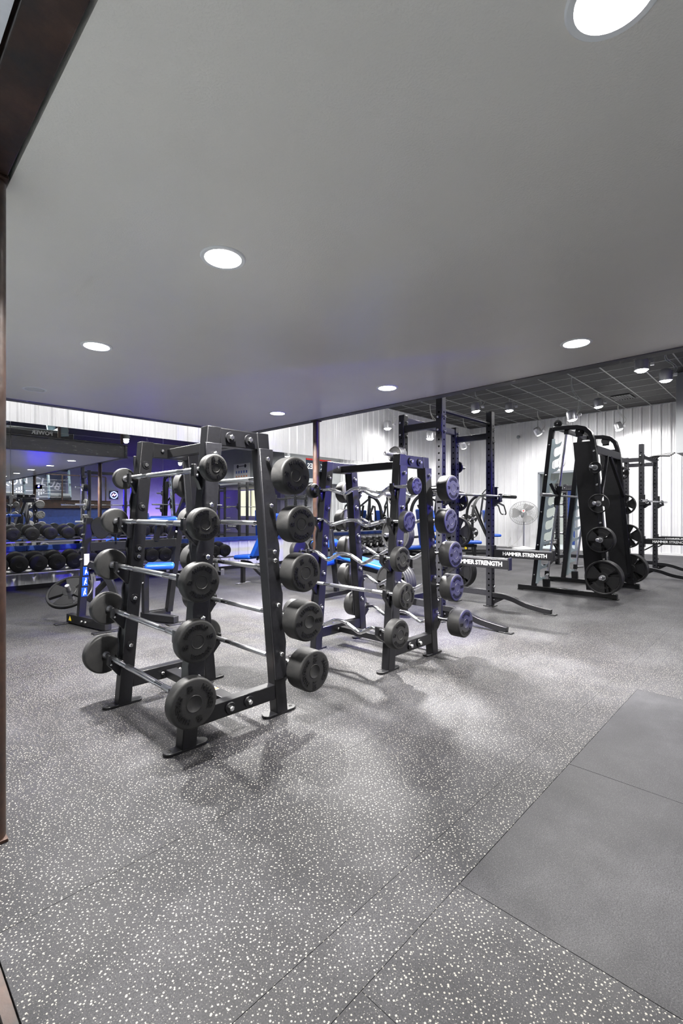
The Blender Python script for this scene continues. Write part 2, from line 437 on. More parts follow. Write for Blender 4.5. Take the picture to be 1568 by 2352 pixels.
# ---- door opening in the right wall and the little room behind it
dr = sroot('door_1', (X1, 5.595, 0))
for y in (-0.575, 0.575): MB().box((0.04, y, 1.24), (0.2, 0.06, 2.48)).build('door_frame', 'grey_plastic', dr, bevel=0.004)
MB().box((0.04, 0, 2.48), (0.2, 1.21, 0.07)).build('door_frame', 'grey_plastic', dr, bevel=0.004)
struct(MB().box((18.35, 5.5, 1.4), (0.1, 4, 2.8)).build('wall_lobby', 'green_wall'))
struct(MB().box((17.2, 7.45, 1.4), (2.6, 0.1, 2.8)).build('wall_lobby', 'green_wall'))
struct(MB().box((17.2, 3.55, 1.4), (2.6, 0.1, 2.8)).build('wall_lobby', 'green_wall'))
struct(MB().box((17.2, 5.5, 2.85), (2.7, 4, 0.1)).build('ceiling_lobby', 'grey_wall'))
d2 = sroot('door_2', (18.28, 5.75, 0))
MB().box((0, 0, 1.02), (0.04, 0.82, 2.04)).build('door_leaf', 'blue_paint', d2, bevel=0.003)
for y in (-0.46, 0.46): MB().box((0, y, 1.06), (0.06, 0.09, 2.12)).build('door_frame', 'white', d2, bevel=0.003)
MB().box((0, 0, 2.12), (0.06, 1.0, 0.09)).build('door_frame', 'white', d2, bevel=0.003)
MB().cyl((-0.03, -0.33, 1.0), (-0.07, -0.33, 1.0), 0.025, 12).build('door_handle', 'steel', d2)

# ---- high ceiling: black tiles in a grey grid
ce = struct(MB().box(((X0 + X1) / 2, (Y0 + Y1) / 2, ZC + 0.1), (X1 - X0 + 0.3, Y1 - Y0 + 0.2, 0.1)).build('ceiling', 'seam'))
TX, TY = 0.63, 0.638
gx = [11.3 + TX * k for k in range(-12, 8)]; gy = [3.01 + TY * k for k in range(-4, 9)] + [8.64]
tm = MB().box((0, 0, 0), (TX - 0.026, TY - 0.03, 0.014)).mesh('ceiling_tile', 'tile')
for a, b in zip(gx, gx[1:]):
    for c, d in zip(gy, gy[1:]):
        if b > X1 + 0.02: continue
        put(tm, 'ceiling_tile', ce, ((a + b) / 2, (c + d) / 2, ZC + 0.012 + random.uniform(-0.001, 0.001)), None, (1, (d - c - 0.03) / (TY - 0.03), 1))
for y in gy: MB().box(((gx[0] + X1) / 2, y, ZC + 0.008), (X1 - gx[0], 0.026, 0.016)).build('grid_bar', 'grid', ce)
for x in gx:
    if x < X1: MB().box((x, (gy[0] + gy[-1]) / 2, ZC + 0.009), (0.02, gy[-1] - gy[0], 0.016)).build('grid_bar', 'grid', ce)
MB().box(((gx[0] + X1) / 2, (gy[0] + Y0) / 2 - 0.01, ZC + 0.012), (X1 - gx[0], gy[0] - Y0 - 0.02, 0.02)).build('ceiling_field', 'tile', ce)
MB().box(((gx[0] + X0) / 2, (Y0 + Y1) / 2, ZC + 0.012), (gx[0] - X0 - 0.03, Y1 - Y0, 0.02)).build('ceiling_field', 'grey_wall', ce)
# air vent
vt = thing('ceiling_vent', 'black rectangular air vent set into the black tile ceiling', 'vent', (14.1, 3.33, ZC - 0.006))
MB().box((0, 0, 0.004), (0.6, 0.4, 0.008)).build('backing', 'seam', vt)
for y in (-0.2, 0.2): MB().box((0, y, -0.006), (0.64, 0.04, 0.014)).build('vent_frame', 'gloss_black', vt)
for x in (-0.3, 0.3): MB().box((x, 0, -0.006), (0.04, 0.38, 0.014)).build('vent_frame', 'gloss_black', vt)
for k in range(6): MB().beam((-0.27, -0.15 + k * 0.06, -0.006), (0.27, -0.15 + k * 0.06, -0.006), 0.04, 0.004, (0, 0.5, 0.8)).build('slat', 'gloss_black', vt)

# ---- mezzanine: soffit, steel rim beams, pipe columns
MX0, MX1, MY0, MY1 = 0.286, 4.40, -6.5, 6.26
struct(MB().box(((0.415 + 4.29) / 2, (MY0 + 6.16) / 2, ZM + 0.03), (4.29 - 0.415, 6.16 - MY0, 0.04)).build('ceiling_mezzanine', 'soffit'))
struct(MB().box(((MX0 + MX1) / 2, (MY0 + MY1) / 2, ZM + 0.2), (MX1 - MX0 - 0.15, MY1 - MY0 - 0.16, 0.24)).build('mezzanine_deck', 'seam'))
def ibeam(name, p0, p1, wd, ht, mt):
    """I-beam whose bottom flange lies on z of p0"""
    r = sroot(name); p0 = Vector(p0); p1 = Vector(p1); t = 0.016
    MB().beam(p0 + Vector((0, 0, t / 2)), p1 + Vector((0, 0, t / 2)), wd, t).build('bottom_flange', mt, r, bevel=0.003)
    MB().beam(p0 + Vector((0, 0, ht - t / 2)), p1 + Vector((0, 0, ht - t / 2)), wd, t).build('top_flange', mt, r, bevel=0.003)
    MB().beam(p0 + Vector((0, 0, ht / 2)), p1 + Vector((0, 0, ht / 2)), 0.014, ht - 2 * t).build('web', mt, r)
    return r
ibeam('trim_2', (MX1 - 0.055, MY0, ZM), (MX1 - 0.055, MY1, ZM), 0.11, 0.3, 'scuffed')
ibeam('trim_3', (MX0 + 0.12, MY1 - 0.055, ZM), (MX1, MY1 - 0.055, ZM), 0.11, 0.3, 'scuffed')
ibeam('trim_4', (0.343, MY0, ZM), (0.343, MY1, ZM), 0.114, 0.3, 'rust')
def column(x, y, r, h, label, bp=0.16):
    t = thing('steel_column', label, 'column', (x, y, 0))
    MB().cyl((0, 0, 0.012), (0, 0, h - 0.012), r, 28).build('pipe', 'rust', t)
    MB().box((0, 0, 0.006), (bp, bp, 0.012)).build('base_plate', 'rust', t, bevel=0.002)
    MB().box((0, 0, h - 0.006), (0.098, 0.11, 0.012)).build('cap_plate', 'rust', t, bevel=0.002)
    return t
column(0.354, 2.122, 0.05, ZM, 'rusty round steel column at the left edge of the picture', 0.098)
column(4.345, 4.66, 0.045, ZM, 'brown round steel column standing behind the two barbell racks')
column(4.345, -1.35, 0.045, ZM, 'brown round steel column seen only in the wall mirror')
# neighbouring ceiling left of the rusty beam
struct(MB().box((-1.36, -0.175, 2.51), (3.28, 17.6, 0.12)).build('ceiling_entry', 'entry_paint'))

# ---- wall mirrors and blue ledge under them
for i, (a, b) in enumerate([(-2.9, -0.7), (-0.7, 1.7), (1.7, 4.1), (4.1, 6.5), (6.5, 8.9), (8.9, 11.3)]):
    lab = ['tall wall mirror pane at the far left end', 'wall mirror pane above the dumbbell rack beside the rusty column', 'wall mirror pane behind the curved arm machine and round dumbbells',
           'wall mirror pane showing the whiteboard behind the front rack', 'wall mirror pane showing the navy banner behind the brown column', 'wall mirror pane above the hex dumbbells'][i]
    o = MB().box(((a + b) / 2, Y1 - 0.03, 1.63), (b - a - 0.006, 0.008, 1.9)).build('wall_mirror', 'mirror')
    tag(o, lab, 'mirror', 'mirror panes along the ribbed wall')
for i, (a, b) in enumerate([(-2.9, 1.9), (1.9, 6.7), (6.7, 11.3)]):
    struct(MB().box(((a + b) / 2, Y1 - 0.04, 0.635), (b - a - 0.002, 0.036, 0.085)).build('trim_%d' % (5 + i), 'blue_paint', bevel=0.004))

# ================================================================== LIGHTS OF THE ROOM
def area_light(name, parent, loc, size, watt, col=(1, 0.975, 0.94), spread=125):
    l = bpy.data.lights.new(name, 'AREA'); l.shape = 'DISK'; l.size = size; l.energy = watt; l.color = col
    l.spread = math.radians(spread)
    o = bpy.data.objects.new(name, l); C.objects.link(o); o.parent = parent; o.location = loc
    return o
def downlight(x, y, label, on=True, z=ZM + 0.01, watt=P_DOWN):
    t = thing('downlight', label, 'light', (x, y, z), group='round recessed downlights')
    MB().lathe((0, 0, 0), (0, 0, -1), [(0.086, -0.004), (0.087, 0.006), (0.103, 0.007), (0.108, 0.002), (0.108, -0.004), (0.086, -0.004)], 40).build('trim_ring', 'trim_ring', t)
    MB().lathe((0, 0, 0.004), (0, 0, -1), [(0, 0), (0.086, 0), (0.086, 0.004), (0.078, 0.0075), (0, 0.0085)], 40).build('lens', 'lamp' if on else 'lamp_off', t)
    if on: area_light('downlight_lamp', t, (0, 0, -0.012), 0.16, watt)
for x, y, l, on in [(1.266, 0.318, 'big bright downlight cut off by the top right edge', True), (1.256, 2.007, 'bright downlight in the ceiling above the front barbell rack', True),
                    (1.273, 3.748, 'bright downlight in the ceiling nearest the left column', True), (1.287, 5.508, 'unlit round white ceiling disc beyond the left downlights', False),
                    (3.701, 4.676, 'small bright downlight just left of the brown column top', True), (3.697, 2.936, 'bright downlight above the curl bar rack', True),
                    (3.672, 1.168, 'bright downlight near the right edge of the grey ceiling', True), (1.266, -1.43, 'bright downlight behind the viewer, first of its row', True),
                    (3.68, -0.6, 'bright downlight behind the viewer, outer row', True), (1.266, -3.2, 'bright downlight behind the viewer, second of its row', True),
                    (3.68, -2.4, 'bright downlight behind the viewer, second of outer row', True)]:
    downlight(x, y, l, on, watt=P_DOWN * (0.07 if y < 0.5 else 0.8 if y < 1.5 else 1.6 if x > 2 else 1.0 if y > 3 else 0.6))
downlight(17.0, 6.3, 'small bright downlight in the room behind the doorway', z=2.795, watt=30)

def pendant(x, y, z, label, tilt=(0, 0), watt=P_PEND, s=1.0):
    t = thing('hanging_spotlight', label, 'light', (x, y, z), group='aluminium spot heads hanging on cords')
    tx, ty = tilt
    d = Vector((tx, ty, -1)).normalized()
    r = 0.105 * s; h = 0.2 * s
    b = Vector((0, 0, 0)) - d * h * 0.5
    MB().lathe(b, d, [(0, -0.012), (r * 0.72, -0.012), (r * 0.9, 0.012), (r, 0.05), (r, h * 0.9), (r * 1.05, h * 0.92), (r * 1.05, h), (r * 0.94, h), (r * 0.92, h * 0.86), (0, h * 0.84)], 28).build('lamp_can', 'alu', t)
    MB().lathe(b + d * (h * 0.87), d, [(0, 0), (r * 0.9, 0), (r * 0.88, 0.03), (r * 0.6, 0.055), (0, 0.065)], 28).build('lens', 'lamp', t)
    bx = Vector((0.13 * s, -0.1 * s, 0.01))
    MB().beam(bx - Vector((0.05, 0.04, 0)), bx + Vector((0.05, -0.02, 0.01)), 0.06, 0.05).build('junction_box', 'alu', t, bevel=0.004)
    hz = ZC - z - 0.01
    for k, o in enumerate((0.0, 0.035)):
        MB().tube(arc([(bx.x * 0.8, bx.y * 0.8, 0.03), (bx.x + 0.06 - o * 3, bx.y - 0.05 + o, hz * 0.35), (0.03 + o, -0.02 + o, hz * 0.7), (o * 0.4, o * 0.3, hz)]), 0.007, 6).build('cord', 'cord', t)
    l = bpy.data.lights.new('spot_lamp', 'SPOT'); l.energy = watt; l.color = (1, 0.985, 0.975); l.spot_size = math.radians(172); l.spot_blend = 0.5; l.shadow_soft_size = 0.08
    o = bpy.data.objects.new('spot_lamp', l); C.objects.link(o); o.parent = t; o.location = b + d * (h + 0.06)
    o.rotation_euler = d.to_track_quat('-Z', 'Y').to_euler()
pend = [(10.88, 5.84, 3.82, 'hanging spotlight right of the tall half rack upright', (0.1, -0.1)), (12.2, 5.56, 4.0, 'starry bright spotlight close under the ceiling beyond the pull-up bar', (0, 0)),
        (10.4, 8.25, 3.62, 'hanging spotlight nearest the brown column, against the ribbed wall', (0, -0.05)), (14.2, 5.6, 3.6, 'tilted hanging spotlight left of the smith machine top', (0.55, -0.35)),
        (11.2, 3.66, 3.36, 'low hanging spotlight on long looped cords above the smith machine', (0.15, -0.1)), (13.1, 3.65, 3.95, 'hanging spotlight beside the ceiling vent', (0.1, -0.1)),
        (15.1, 3.69, 3.63, 'hanging spotlight against the right ribbed wall near its grey end', (0.15, -0.25)), (9.39, 1.94, 3.72, 'large hanging spotlight half hidden by the ceiling edge at the top right', (0, 0)),
        (10.6, 1.8, 3.76, 'hanging spotlight at the far right under the grey bulkhead corner', (0.1, 0)), (13.3, 7.55, 3.3, 'small hanging spotlight low in the corner behind the half rack', (0.5, 0.0)),
        (11.3, 7.45, 3.35, 'hanging spotlight hidden behind the half rack crossbar', (0, 0))]
for p in pend: pendant(*p, watt=P_PEND * (0.13 if p[1] > 8 else 0.35 if p[1] > 7.3 else 0.55 if p[0] > 13.5 else 1.2))
fill_pend = [(1.2, 6.95, 3.5, 'added hidden spotlight brightening the mirror wall, nearest the left column', (0, 1.0), 0.4), (3.4, 6.95, 3.5, 'added hidden spotlight brightening the mirror wall, second from the left column', (0, 1.0), 0.4), (5.8, 6.9, 3.55, 'added hidden spotlight brightening the mirror wall past the mezzanine corner', (0.1, 0.9), 0.5),  # lamps added out of direct view to brighten the white wall
         (8.4, 6.1, 3.9, 'added hidden spotlight brightening the ribbed wall left of the corner', (0.25, 1.0), 0.7), (6.6, 3.9, 3.8, 'fill spotlight added over the half rack bay, hidden by the mezzanine', (0, 0), 2.2), (6.6, 0.6, 3.8, 'fill spotlight added right of the mezzanine, out of frame', (0, 0), 1.7),
         (8.4, -1.9, 3.7, 'fill spotlight added behind the viewer over the hall', (0, 0), 2.0), (6.2, -4.2, 3.7, 'fill spotlight added behind the viewer near the blue platform', (0, 0), 1.2), (11.2, -4.5, 3.7, 'fill spotlight added behind the viewer near the bulkhead', (0, 0), 1.2)]  # hall lamps added as fill for floor and soffit
for p in fill_pend: pendant(*p[:5], watt=P_PEND * p[5])
# light over the raised platform and the entry
for x, y, l in [(1.0, -7.2, 'round lamp on the ceiling over the raised platform'), (5.0, -7.2, 'second round lamp on the ceiling over the raised platform')]:
    downlight(x, y, l, z=ZC - 0.012, watt=120)
downlight(2.3, 4.9, 'round lamp added on the high ceiling to brighten the upper deck', z=ZC - 0.012, watt=280)  # upper deck lamps added to brighten the dark deck
downlight(2.3, 1.0, 'second round lamp added on the high ceiling to brighten the upper deck', z=ZC - 0.012, watt=280)
downlight(-1.3, 1.2, 'round fill lamp added in the entry ceiling left of the rusty beam', z=2.445, watt=26)  # lamp added to brighten the entry side
# blue spot on a pipe column; hood added to keep blue off the wall
bs = thing('stage_spotlight', 'small blue spotlight with added hood clamped to a column behind the viewer', 'light', (4.44, -1.22, 2.05))
MB().box((0, -0.06, 0), (0.16, 0.01, 0.14)).build('housing_back', 'hole', bs)
MB().box((0, 0.1, 0.047), (0.16, 0.33, 0.008)).build('top_hood', 'hole', bs)
MB().box((0, 0.0, -0.066), (0.16, 0.12, 0.008)).build('bottom_hood', 'hole', bs)
for x_ in (-0.076, 0.076): MB().box((x_, 0.0, -0.01), (0.008, 0.12, 0.11)).build('side_hood', 'hole', bs)
MB().beam((-0.06, -0.1, 0), (0, -0.06, 0), 0.03, 0.03).build('clamp', 'black', bs)
MB().lathe((0, -0.05, 0.0), (0, 1, 0), [(0, 0), (0.03, 0), (0.03, 0.01), (0, 0.018)], 20).build('lens', 'blue_lens', bs)
l = bpy.data.lights.new('blue_lamp', 'SPOT'); l.energy = P_BLUE; l.color = (0.04, 0.02, 1.0); l.spot_size = math.radians(46); l.spot_blend = 0.12; l.shadow_soft_size = 0.015
o = bpy.data.objects.new('blue_lamp', l); C.objects.link(o); o.parent = bs; o.location = (0, -0.02, 0.025)
o.rotation_euler = Vector((-math.sin(math.radians(4.5)), math.cos(math.radians(4.5)), -0.16)).to_track_quat('-Z', 'Y').to_euler()
# violet wall washer
ww = thing('wall_washer', 'long violet light bar at the foot of the back wall', 'light', (11.8, -8.6, 0))
MB().box((0, 0, 0.06), (2.4, 0.1, 0.1)).build('housing', 'black', ww, bevel=0.005)
l = bpy.data.lights.new('violet_lamp', 'AREA'); l.shape = 'RECTANGLE'; l.size = 2.3; l.size_y = 0.06; l.energy = 130; l.color = (0.22, 0.12, 1.0)
o = bpy.data.objects.new('violet_lamp', l); C.objects.link(o); o.parent = ww; o.location = (0, 0, 0.125); o.rotation_euler = Vector((0, -0.35, 1)).to_track_quat('-Z', 'Y').to_euler()

# ================================================================== BARBELL RACKS
RX, RY = 1.485, 2.64
def post_x(z): return 0.30 - 0.145 * z / 1.65
def barbell_rack(x, label, mt, hooks):
    t = thing('barbell_rack', label, 'rack', (x, RY, 0), group='two barbell racks')
    w = 0.040
    for sy in (-1, 1):
        ya, yb = sorted((sy * 0.435, sy * 0.365)); out = sy * 0.435
        od = '-y' if sy < 0 else '+y'
        for sx in (-1, 1):
            q = lambda z: [(sx * post_x(z) - w, ya, z), (sx * post_x(z) + w, ya, z), (sx * post_x(z) + w, yb, z), (sx * post_x(z) - w, yb, z)]
            MB().hexa(q(0.012), q(1.65)).build('upright', mt, t, bevel=0.004)
            # cradle carrier plate on the outer face
            z0, z1 = 0.22, 1.56; pl = []
            for k in range(33):
                z = z0 + (z1 - z0) * k / 32
                pl.append((sx * (post_x(z) + w + 0.001 + 0.014 * max(0, -math.cos((z - 0.295) / 0.279 * 2 * PI) - 0.2)), z))
            inner = [(sx * (post_x(z) - w - 0.002), z) for z in (z1, z0)]
            pp = pl + inner
            if sx < 0: pp = pp[::-1]
            MB().prism(pp, (0, out + sy * 0.0085, 0), (1, 0, 0), (0, 0, 1), 0.015).build('carrier_plate', 'charcoal' if mt == 'black' else mt, t, bevel=0.002, seg=1)
            for z in (1.50, 1.235, 0.97, 0.92, 0.66, 0.37):
                bolt(t, (sx * post_x(z), out + sy * 0.016, z), od, s=1.25)
                if sy > 0: bolt(t, (sx * post_x(z), ya, z), '-y', True)
            # foot
            fx = sx * 0.30
            pts = [(fx + 0.115 * math.cos(a) * (1 if True else 1), 0.034 * math.sin(a)) for a in [k * PI / 16 for k in range(32)]]
            pts = []
            for k in range(16):
                a = -PI / 2 + PI * k / 15; pts.append((fx + 0.085 + 0.034 * math.cos(a), 0.034 * math.sin(a)))
            for k in range(16):
                a = PI / 2 + PI * k / 15; pts.append((fx - 0.085 + 0.034 * math.cos(a), 0.034 * math.sin(a)))
            f = MB().prism(pts, (0, sy * 0.40, 0.008), (1, 0, 0), (0, 1, 0), 0.016).build('foot', mt, t, bevel=0.003)
            MB().lathe((fx + sx * 0.088, sy * 0.4, 0.0155), (0, 0, 1), [(0, 0.001), (0.008, 0.001), (0.011, 0.002), (0.011, 0)], 14).build('foot_hole', 'seam', f)
        # cross members of the end frame
        wx = post_x(1.6) - w
        MB().box((0, sy * 0.40, 1.60), (2 * wx + 0.004, 0.062, 0.095)).build('top_crossbar', mt, t, bevel=0.004)
        wx = post_x(0.15) - w
        MB().box((0, sy * 0.40, 0.145), (2 * wx + 0.004, 0.062, 0.085)).build('bottom_crossbar', mt, t, bevel=0.004)
        for dx, z in ((-0.06, 1.6), (0.06, 1.6), (-0.06, 0.145), (0.06, 0.145)):
            bolt(t, (dx, out, z), od, True, 1.2)
            bolt(t, (dx, sy * 0.369, z), '+y' if sy < 0 else '-y')
    MB().box((0, 0, 1.585), (0.05, 0.73, 0.06)).build('top_spine', mt, t, bevel=0.004)
    MB().box((0, 0, 0.135), (0.075, 0.73, 0.05)).build('bottom_spine', mt, t, bevel=0.004)
    s = MB().box((0, -0.12, 0.161), (0.05, 0.13, 0.001)).build('warning_sticker', 'white_print', t, label='white and orange warning sticker')
    MB().box((0, -0.17, 0.162), (0.05, 0.02, 0.001)).build('sticker_band', 'orange', s)
    # cradles
    for (bx, bz) in hooks:
        sx = -1 if bx < 0 else 1; px = post_x(bz) + w; off = abs(bx) - px
        for sy in (-1, 1):
            yy = sy * 0.405
            P = [(-0.004, -0.13), (-0.004, 0.0), (max(off - 0.03, 0.0), -0.002), (off - 0.021, 0.018), (off - 0.0165, 0.018), (off - 0.0155, -0.016), (off + 0.0155, -0.016), (off + 0.0165, 0.028), (off + 0.032, 0.028), (off + 0.034, -0.034), (off + 0.01, -0.06)]
            P = [(sx * (px + a), bz + b) for a, b in P]
            if sx < 0: P = P[::-1]
            cr = MB().prism(P, (0, yy, 0), (1, 0, 0), (0, 0, 1), 0.034).build('cradle', 'black', t, bevel=0.002, seg=1)
            put(BOLT, 'bolt', cr, (sx * (px + off + 0.018), yy - 0.017, bz - 0.03), DIRROT['-y'], (0.6, 0.6, 0.6))
            put(BOLT, 'bolt', cr, (sx * (px + off + 0.018), yy + 0.017, bz - 0.03), DIRROT['+y'], (0.6, 0.6, 0.6))
    return t

# ---- barbells
def head_mesh(r, th):
    e = min(0.012, th * 0.22)
    pr = [(0, 0.002), (r * 0.30, 0.002), (r * 0.315, 0.0), (r * 0.325, 0.0), (r * 0.335, 0.0015)]
    pr += [(r - e, 0.0)] + [(r - e + e * math.sin(a), e - e * math.cos(a)) for a in (0.4, 0.8, 1.2, PI / 2)]
    pr += [(r, th * 0.5), (r, th - e)] + [(r - e + e * math.cos(a), th - e + e * math.sin(a)) for a in (0.5, 1.0, PI / 2)] + [(0.024, th), (0, th)]
    return MB().lathe((0, 0, 0), (0, 1, 0), pr, 48).mesh('head', 'rubber', 50)
_hm = {}
def lettering_mesh(r, num):
    r0 = r * 0.70; sz = r * 0.27; out = []
    up = lambda x, y: ((r0 + y) * math.sin(x / r0), (r0 + y) * math.cos(x / r0))
    dn = lambda x, y: ((r0 - y) * math.sin(x / r0), -(r0 - y) * math.cos(x / r0))
    for tx, k, ox, f in (('HAMMER', 1, 0, up), ('STRENGTH', 1, 0, dn), (num, 1.1, -r0 * 0.93, None), (num, 1.1, r0 * 0.93, None)):
        out.append(text_on(MB(), tx, sz * k, (ox, -0.0008, 0), (1, 0, 0), (0, 0, 1), 0.0014, 0.0014, fn=f).mesh('lettering', 'letter', 30))
    return out
EZ = [(-0.53, 0), (-0.40, 0), (-0.33, 0.004), (-0.22, -0.052), (-0.17, -0.052), (-0.06, 0.0), (0.06, 0.0), (0.17, -0.052), (0.22, -0.052), (0.33, 0.004), (0.40, 0), (0.53, 0)]
def barbell(x, y, z, r, th, num, label, group, ang=0.0, ez=None):
    t = thing('barbell', label, 'barbell', (x, y, z), group=group, rot=(0, ang if ez is None else 0, 0))
    L = 0.526; br = 0.0145
    if ez is None:
        MB().cyl((0, -L - 0.01, 0), (0, L + 0.01, 0), br, 20).build('bar', 'chrome', t)
        for a, b in ((-0.42, -0.27), (-0.19, 0.19), (0.27, 0.42)):
            MB().lathe((0, a, 0), (0, 1, 0), [(br, 0), (br + 0.0008, 0.002), (br + 0.0008, b - a - 0.002), (br, b - a)], 20).build('knurl', 'knurl', t)
    else:
        a = ez
        path = [(h * math.sin(a) * -1, p, h * math.cos(a)) for p, h in EZ]
        MB().tube(arc(path, 5), br, 14).build('bar', 'chrome', t)
        for p0, p1 in (((-0.30, -0.012), (-0.24, -0.042)), ((-0.155, -0.044), (-0.085, -0.010)), ((0.085, -0.010), (0.155, -0.044)), ((0.24, -0.042), (0.30, -0.012))):
            q = lambda p: (-p[1] * math.sin(a), p[0], p[1] * math.cos(a))
            MB().cyl(q(p0), q(p1), br + 0.0012, 14).build('knurl', 'knurl', t)
    k = (round(r, 3), round(th, 3))
    if k not in _hm: _hm[k] = head_mesh(r, th)
    lm = lettering_mesh(r, num)
    for sy in (-1, 1):
        h = put(_hm[k], 'head', t, (0, sy * (L + th), 0), (0, 0 if sy < 0 else 0, 0 if sy < 0 else PI))
        if ez is not None: h.rotation_euler[1] = ang
        for q in lm: put(q, 'lettering', h)
        MB().lathe((0, sy * (L - 0.012), 0), (0, sy, 0), [(br, 0), (0.022, 0.0), (0.022, 0.012), (br, 0.012)], 20).build('collar', 'steel', t)
    return t

ordn = ['top', 'second', 'middle', 'fourth', 'bottom']
L1 = [(1.252, 1.418, .069, .050, '20', -1.9), (1.194, 1.141, .082, .055, '30', -0.5), (1.171, 0.863, .098, .060, '40', 0.05), (1.150, 0.584, .103, .060, '50', 2.9), (1.129, 0.296, .121, .065, '60', 1.25)]
R1 = [(1.726, 1.403, .105, .100, '70', 0.08), (1.763, 1.132, .106, .105, '80', PI), (1.791, 0.856, .110, .110, '90', 1.1), (1.813, 0.577, .113, .115, '100', PI), (1.849, 0.288, .118, .120, '110', 1.6)]
hooks = [(b[0] - RX, b[1]) for b in L1 + R1]
barbell_rack(RX, 'dark grey front barbell rack holding ten straight chrome barbells', 'black', hooks)
for i, (x, z, r, th, n, a) in enumerate(L1): barbell(x, RY, z, r, th, n, n + ' pound straight barbell, %s on the front rack\'s left side, thin heads' % ordn[i], 'straight barbells on the front rack', a)
for i, (x, z, r, th, n, a) in enumerate(R1): barbell(x, RY, z, r, th, n, n + ' pound straight barbell, %s on the front rack\'s right side, thick heads' % ordn[i], 'straight barbells on the front rack', a)
R2X = RX + 1.645
L2 = [(2.893, 1.391, .066, .050, '20', -0.3, 0.9, -0.047), (2.859, 1.130, .079, .055, '30', -0.6, -0.9, 0), (2.772, 0.858, .092, .060, '40', 0.2, 0.1, 0), (2.806, 0.588, .097, .070, '50', 1.5, None, 0), (2.721, 0.327, .107, .075, '60', 0.1, 0.2, 0)]
R2 = [(3.393, 1.394, .104, .100, '70', 0, 0.3, 0), (3.395, 1.126, .103, .100, '80', -0.7, -0.9, 0.02), (3.425, 0.853, .108, .105, '90', 0, 0.2, 0), (3.437, 0.583, .110, .110, '100', 0, 0.1, 0), (3.50, 0.288, .116, .115, '110', 0, 0.0, -0.04)]
hooks = [(b[0] - R2X, b[1]) for b in L2 + R2]
barbell_rack(R2X, 'second barbell rack in bluish light, holding wavy curl bars', 'black', hooks)
for i, (x, z, r, th, n, a, e, dy) in enumerate(L2): barbell(x, RY + dy, z, r, th, n, n + ' pound %s, %s on the curl bar rack\'s left side, thin heads' % ('wavy curl barbell' if e is not None else 'straight barbell', ordn[i]), 'barbells on the curl bar rack', a, e)
for i, (x, z, r, th, n, a, e, dy) in enumerate(R2): barbell(x, RY + dy, z, r, th, n, n + ' pound wavy curl barbell, %s on the curl bar rack\'s right side, thick heads' % ordn[i], 'barbells on the curl bar rack', a, e)

# ================================================================== WEIGHT PLATES
_pm = {}
def plate_meshes(r, th, mt):
    k = (r, th, mt)
    if k in _pm: return _pm[k]
    ro = r * 0.88; hb = r * 0.30; hi = 0.026
    if r < 0.1:
        pr = [(hi, 0), (hb, 0), (hb + 0.004, th * 0.25), (ro - 0.004, th * 0.25), (ro, 0.001), (r - 0.005, 0), (r, 0.005), (r, th - 0.005), (r - 0.005, th), (ro, th - 0.001), (ro - 0.004, th * 0.75), (hb + 0.004, th * 0.75), (hb, th), (hi, th), (hi, 0)]
    else:
        pr = [(ro, 0.002), (ro + 0.003, 0), (r - 0.006, 0), (r, 0.006), (r, th - 0.006), (r - 0.006, th), (ro + 0.003, th), (ro, th - 0.002), (ro, 0.002)]
    body = MB().lathe((0, 0, 0), (1, 0, 0), pr, 48).mesh('plate_body', mt)
    hub = MB().lathe((0, 0, 0), (1, 0, 0), [(hi, 0), (hb - 0.004, 0), (hb, 0.004), (hb, th - 0.004), (hb - 0.004, th), (hi, th), (hi, 0)], 36).mesh('hub', mt)
    sp = MB(); n = 7; a0 = math.radians(30)
    pts = []
    for i in range(n): a = -a0 + 2 * a0 * i / (n - 1); pts.append((ro * 0.985 * math.sin(a), ro * 0.985 * math.cos(a)))
    b0 = math.radians(38)
    for i in range(5): a = b0 - 2 * b0 * i / 4; pts.append((hb * 0.9 * math.sin(a), hb * 0.9 * math.cos(a)))
    sp.prism(pts, (th / 2, 0, 0), (0, 1, 0), (0, 0, 1), th * 0.86)
    spoke = sp.mesh('spoke', mt)
    ring = MB().lathe((-0.002, 0, 0), (1, 0, 0), [(hi, 0), (hi * 1.45, 0), (hi * 1.45, 0.006), (hi, 0.006)], 28).mesh('hub_ring', 'steel')
    tx = None
    if r > 0.16:
        mb = MB(); r0 = r * 0.6; sz = r * 0.16
        up = lambda x, y: ((r0 + y) * math.sin(x / r0), (r0 + y) * math.cos(x / r0)); dn = lambda x, y: ((r0 - y) * math.sin(x / r0), -(r0 - y) * math.cos(x / r0))
        tx = [text_on(MB(), w_, sz, (-0.0006 + th * 0.07, 0, 0), (0, -1, 0), (0, 0, 1), 0.0008, 0.0012, fn=f_).mesh('lettering', 'plate_grey' if mt == 'plate' else 'letter') for w_, f_ in (('HAMMER', up), ('STRENGTH', dn))]
    _pm[k] = (body, spoke, ring, tx, hub); return _pm[k]
def plate(x, y, z, r, th, label, group, mt='plate', rz=0.0, spin=0.0, rot=None, text=True):
    """disc with its face at x towards -x (rz turns it)"""
    body, spoke, ring, tx, hub = plate_meshes(r, th, mt)
    t = thing('weight_plate', label, 'weight plate', (x, y, z), group=group, rot=rot if rot is not None else (0, 0, rz))
    b = put(body, 'plate_body', t, None, (spin, 0, 0))
    if r >= 0.1:
        put(hub, 'hub', b)
        for k in range(4): put(spoke, 'spoke', b, None, (k * PI / 2, 0, 0))
    put(ring, 'hub_ring', t)
    if tx is not None and text:
        for q in tx: put(q, 'lettering', b)
    return t
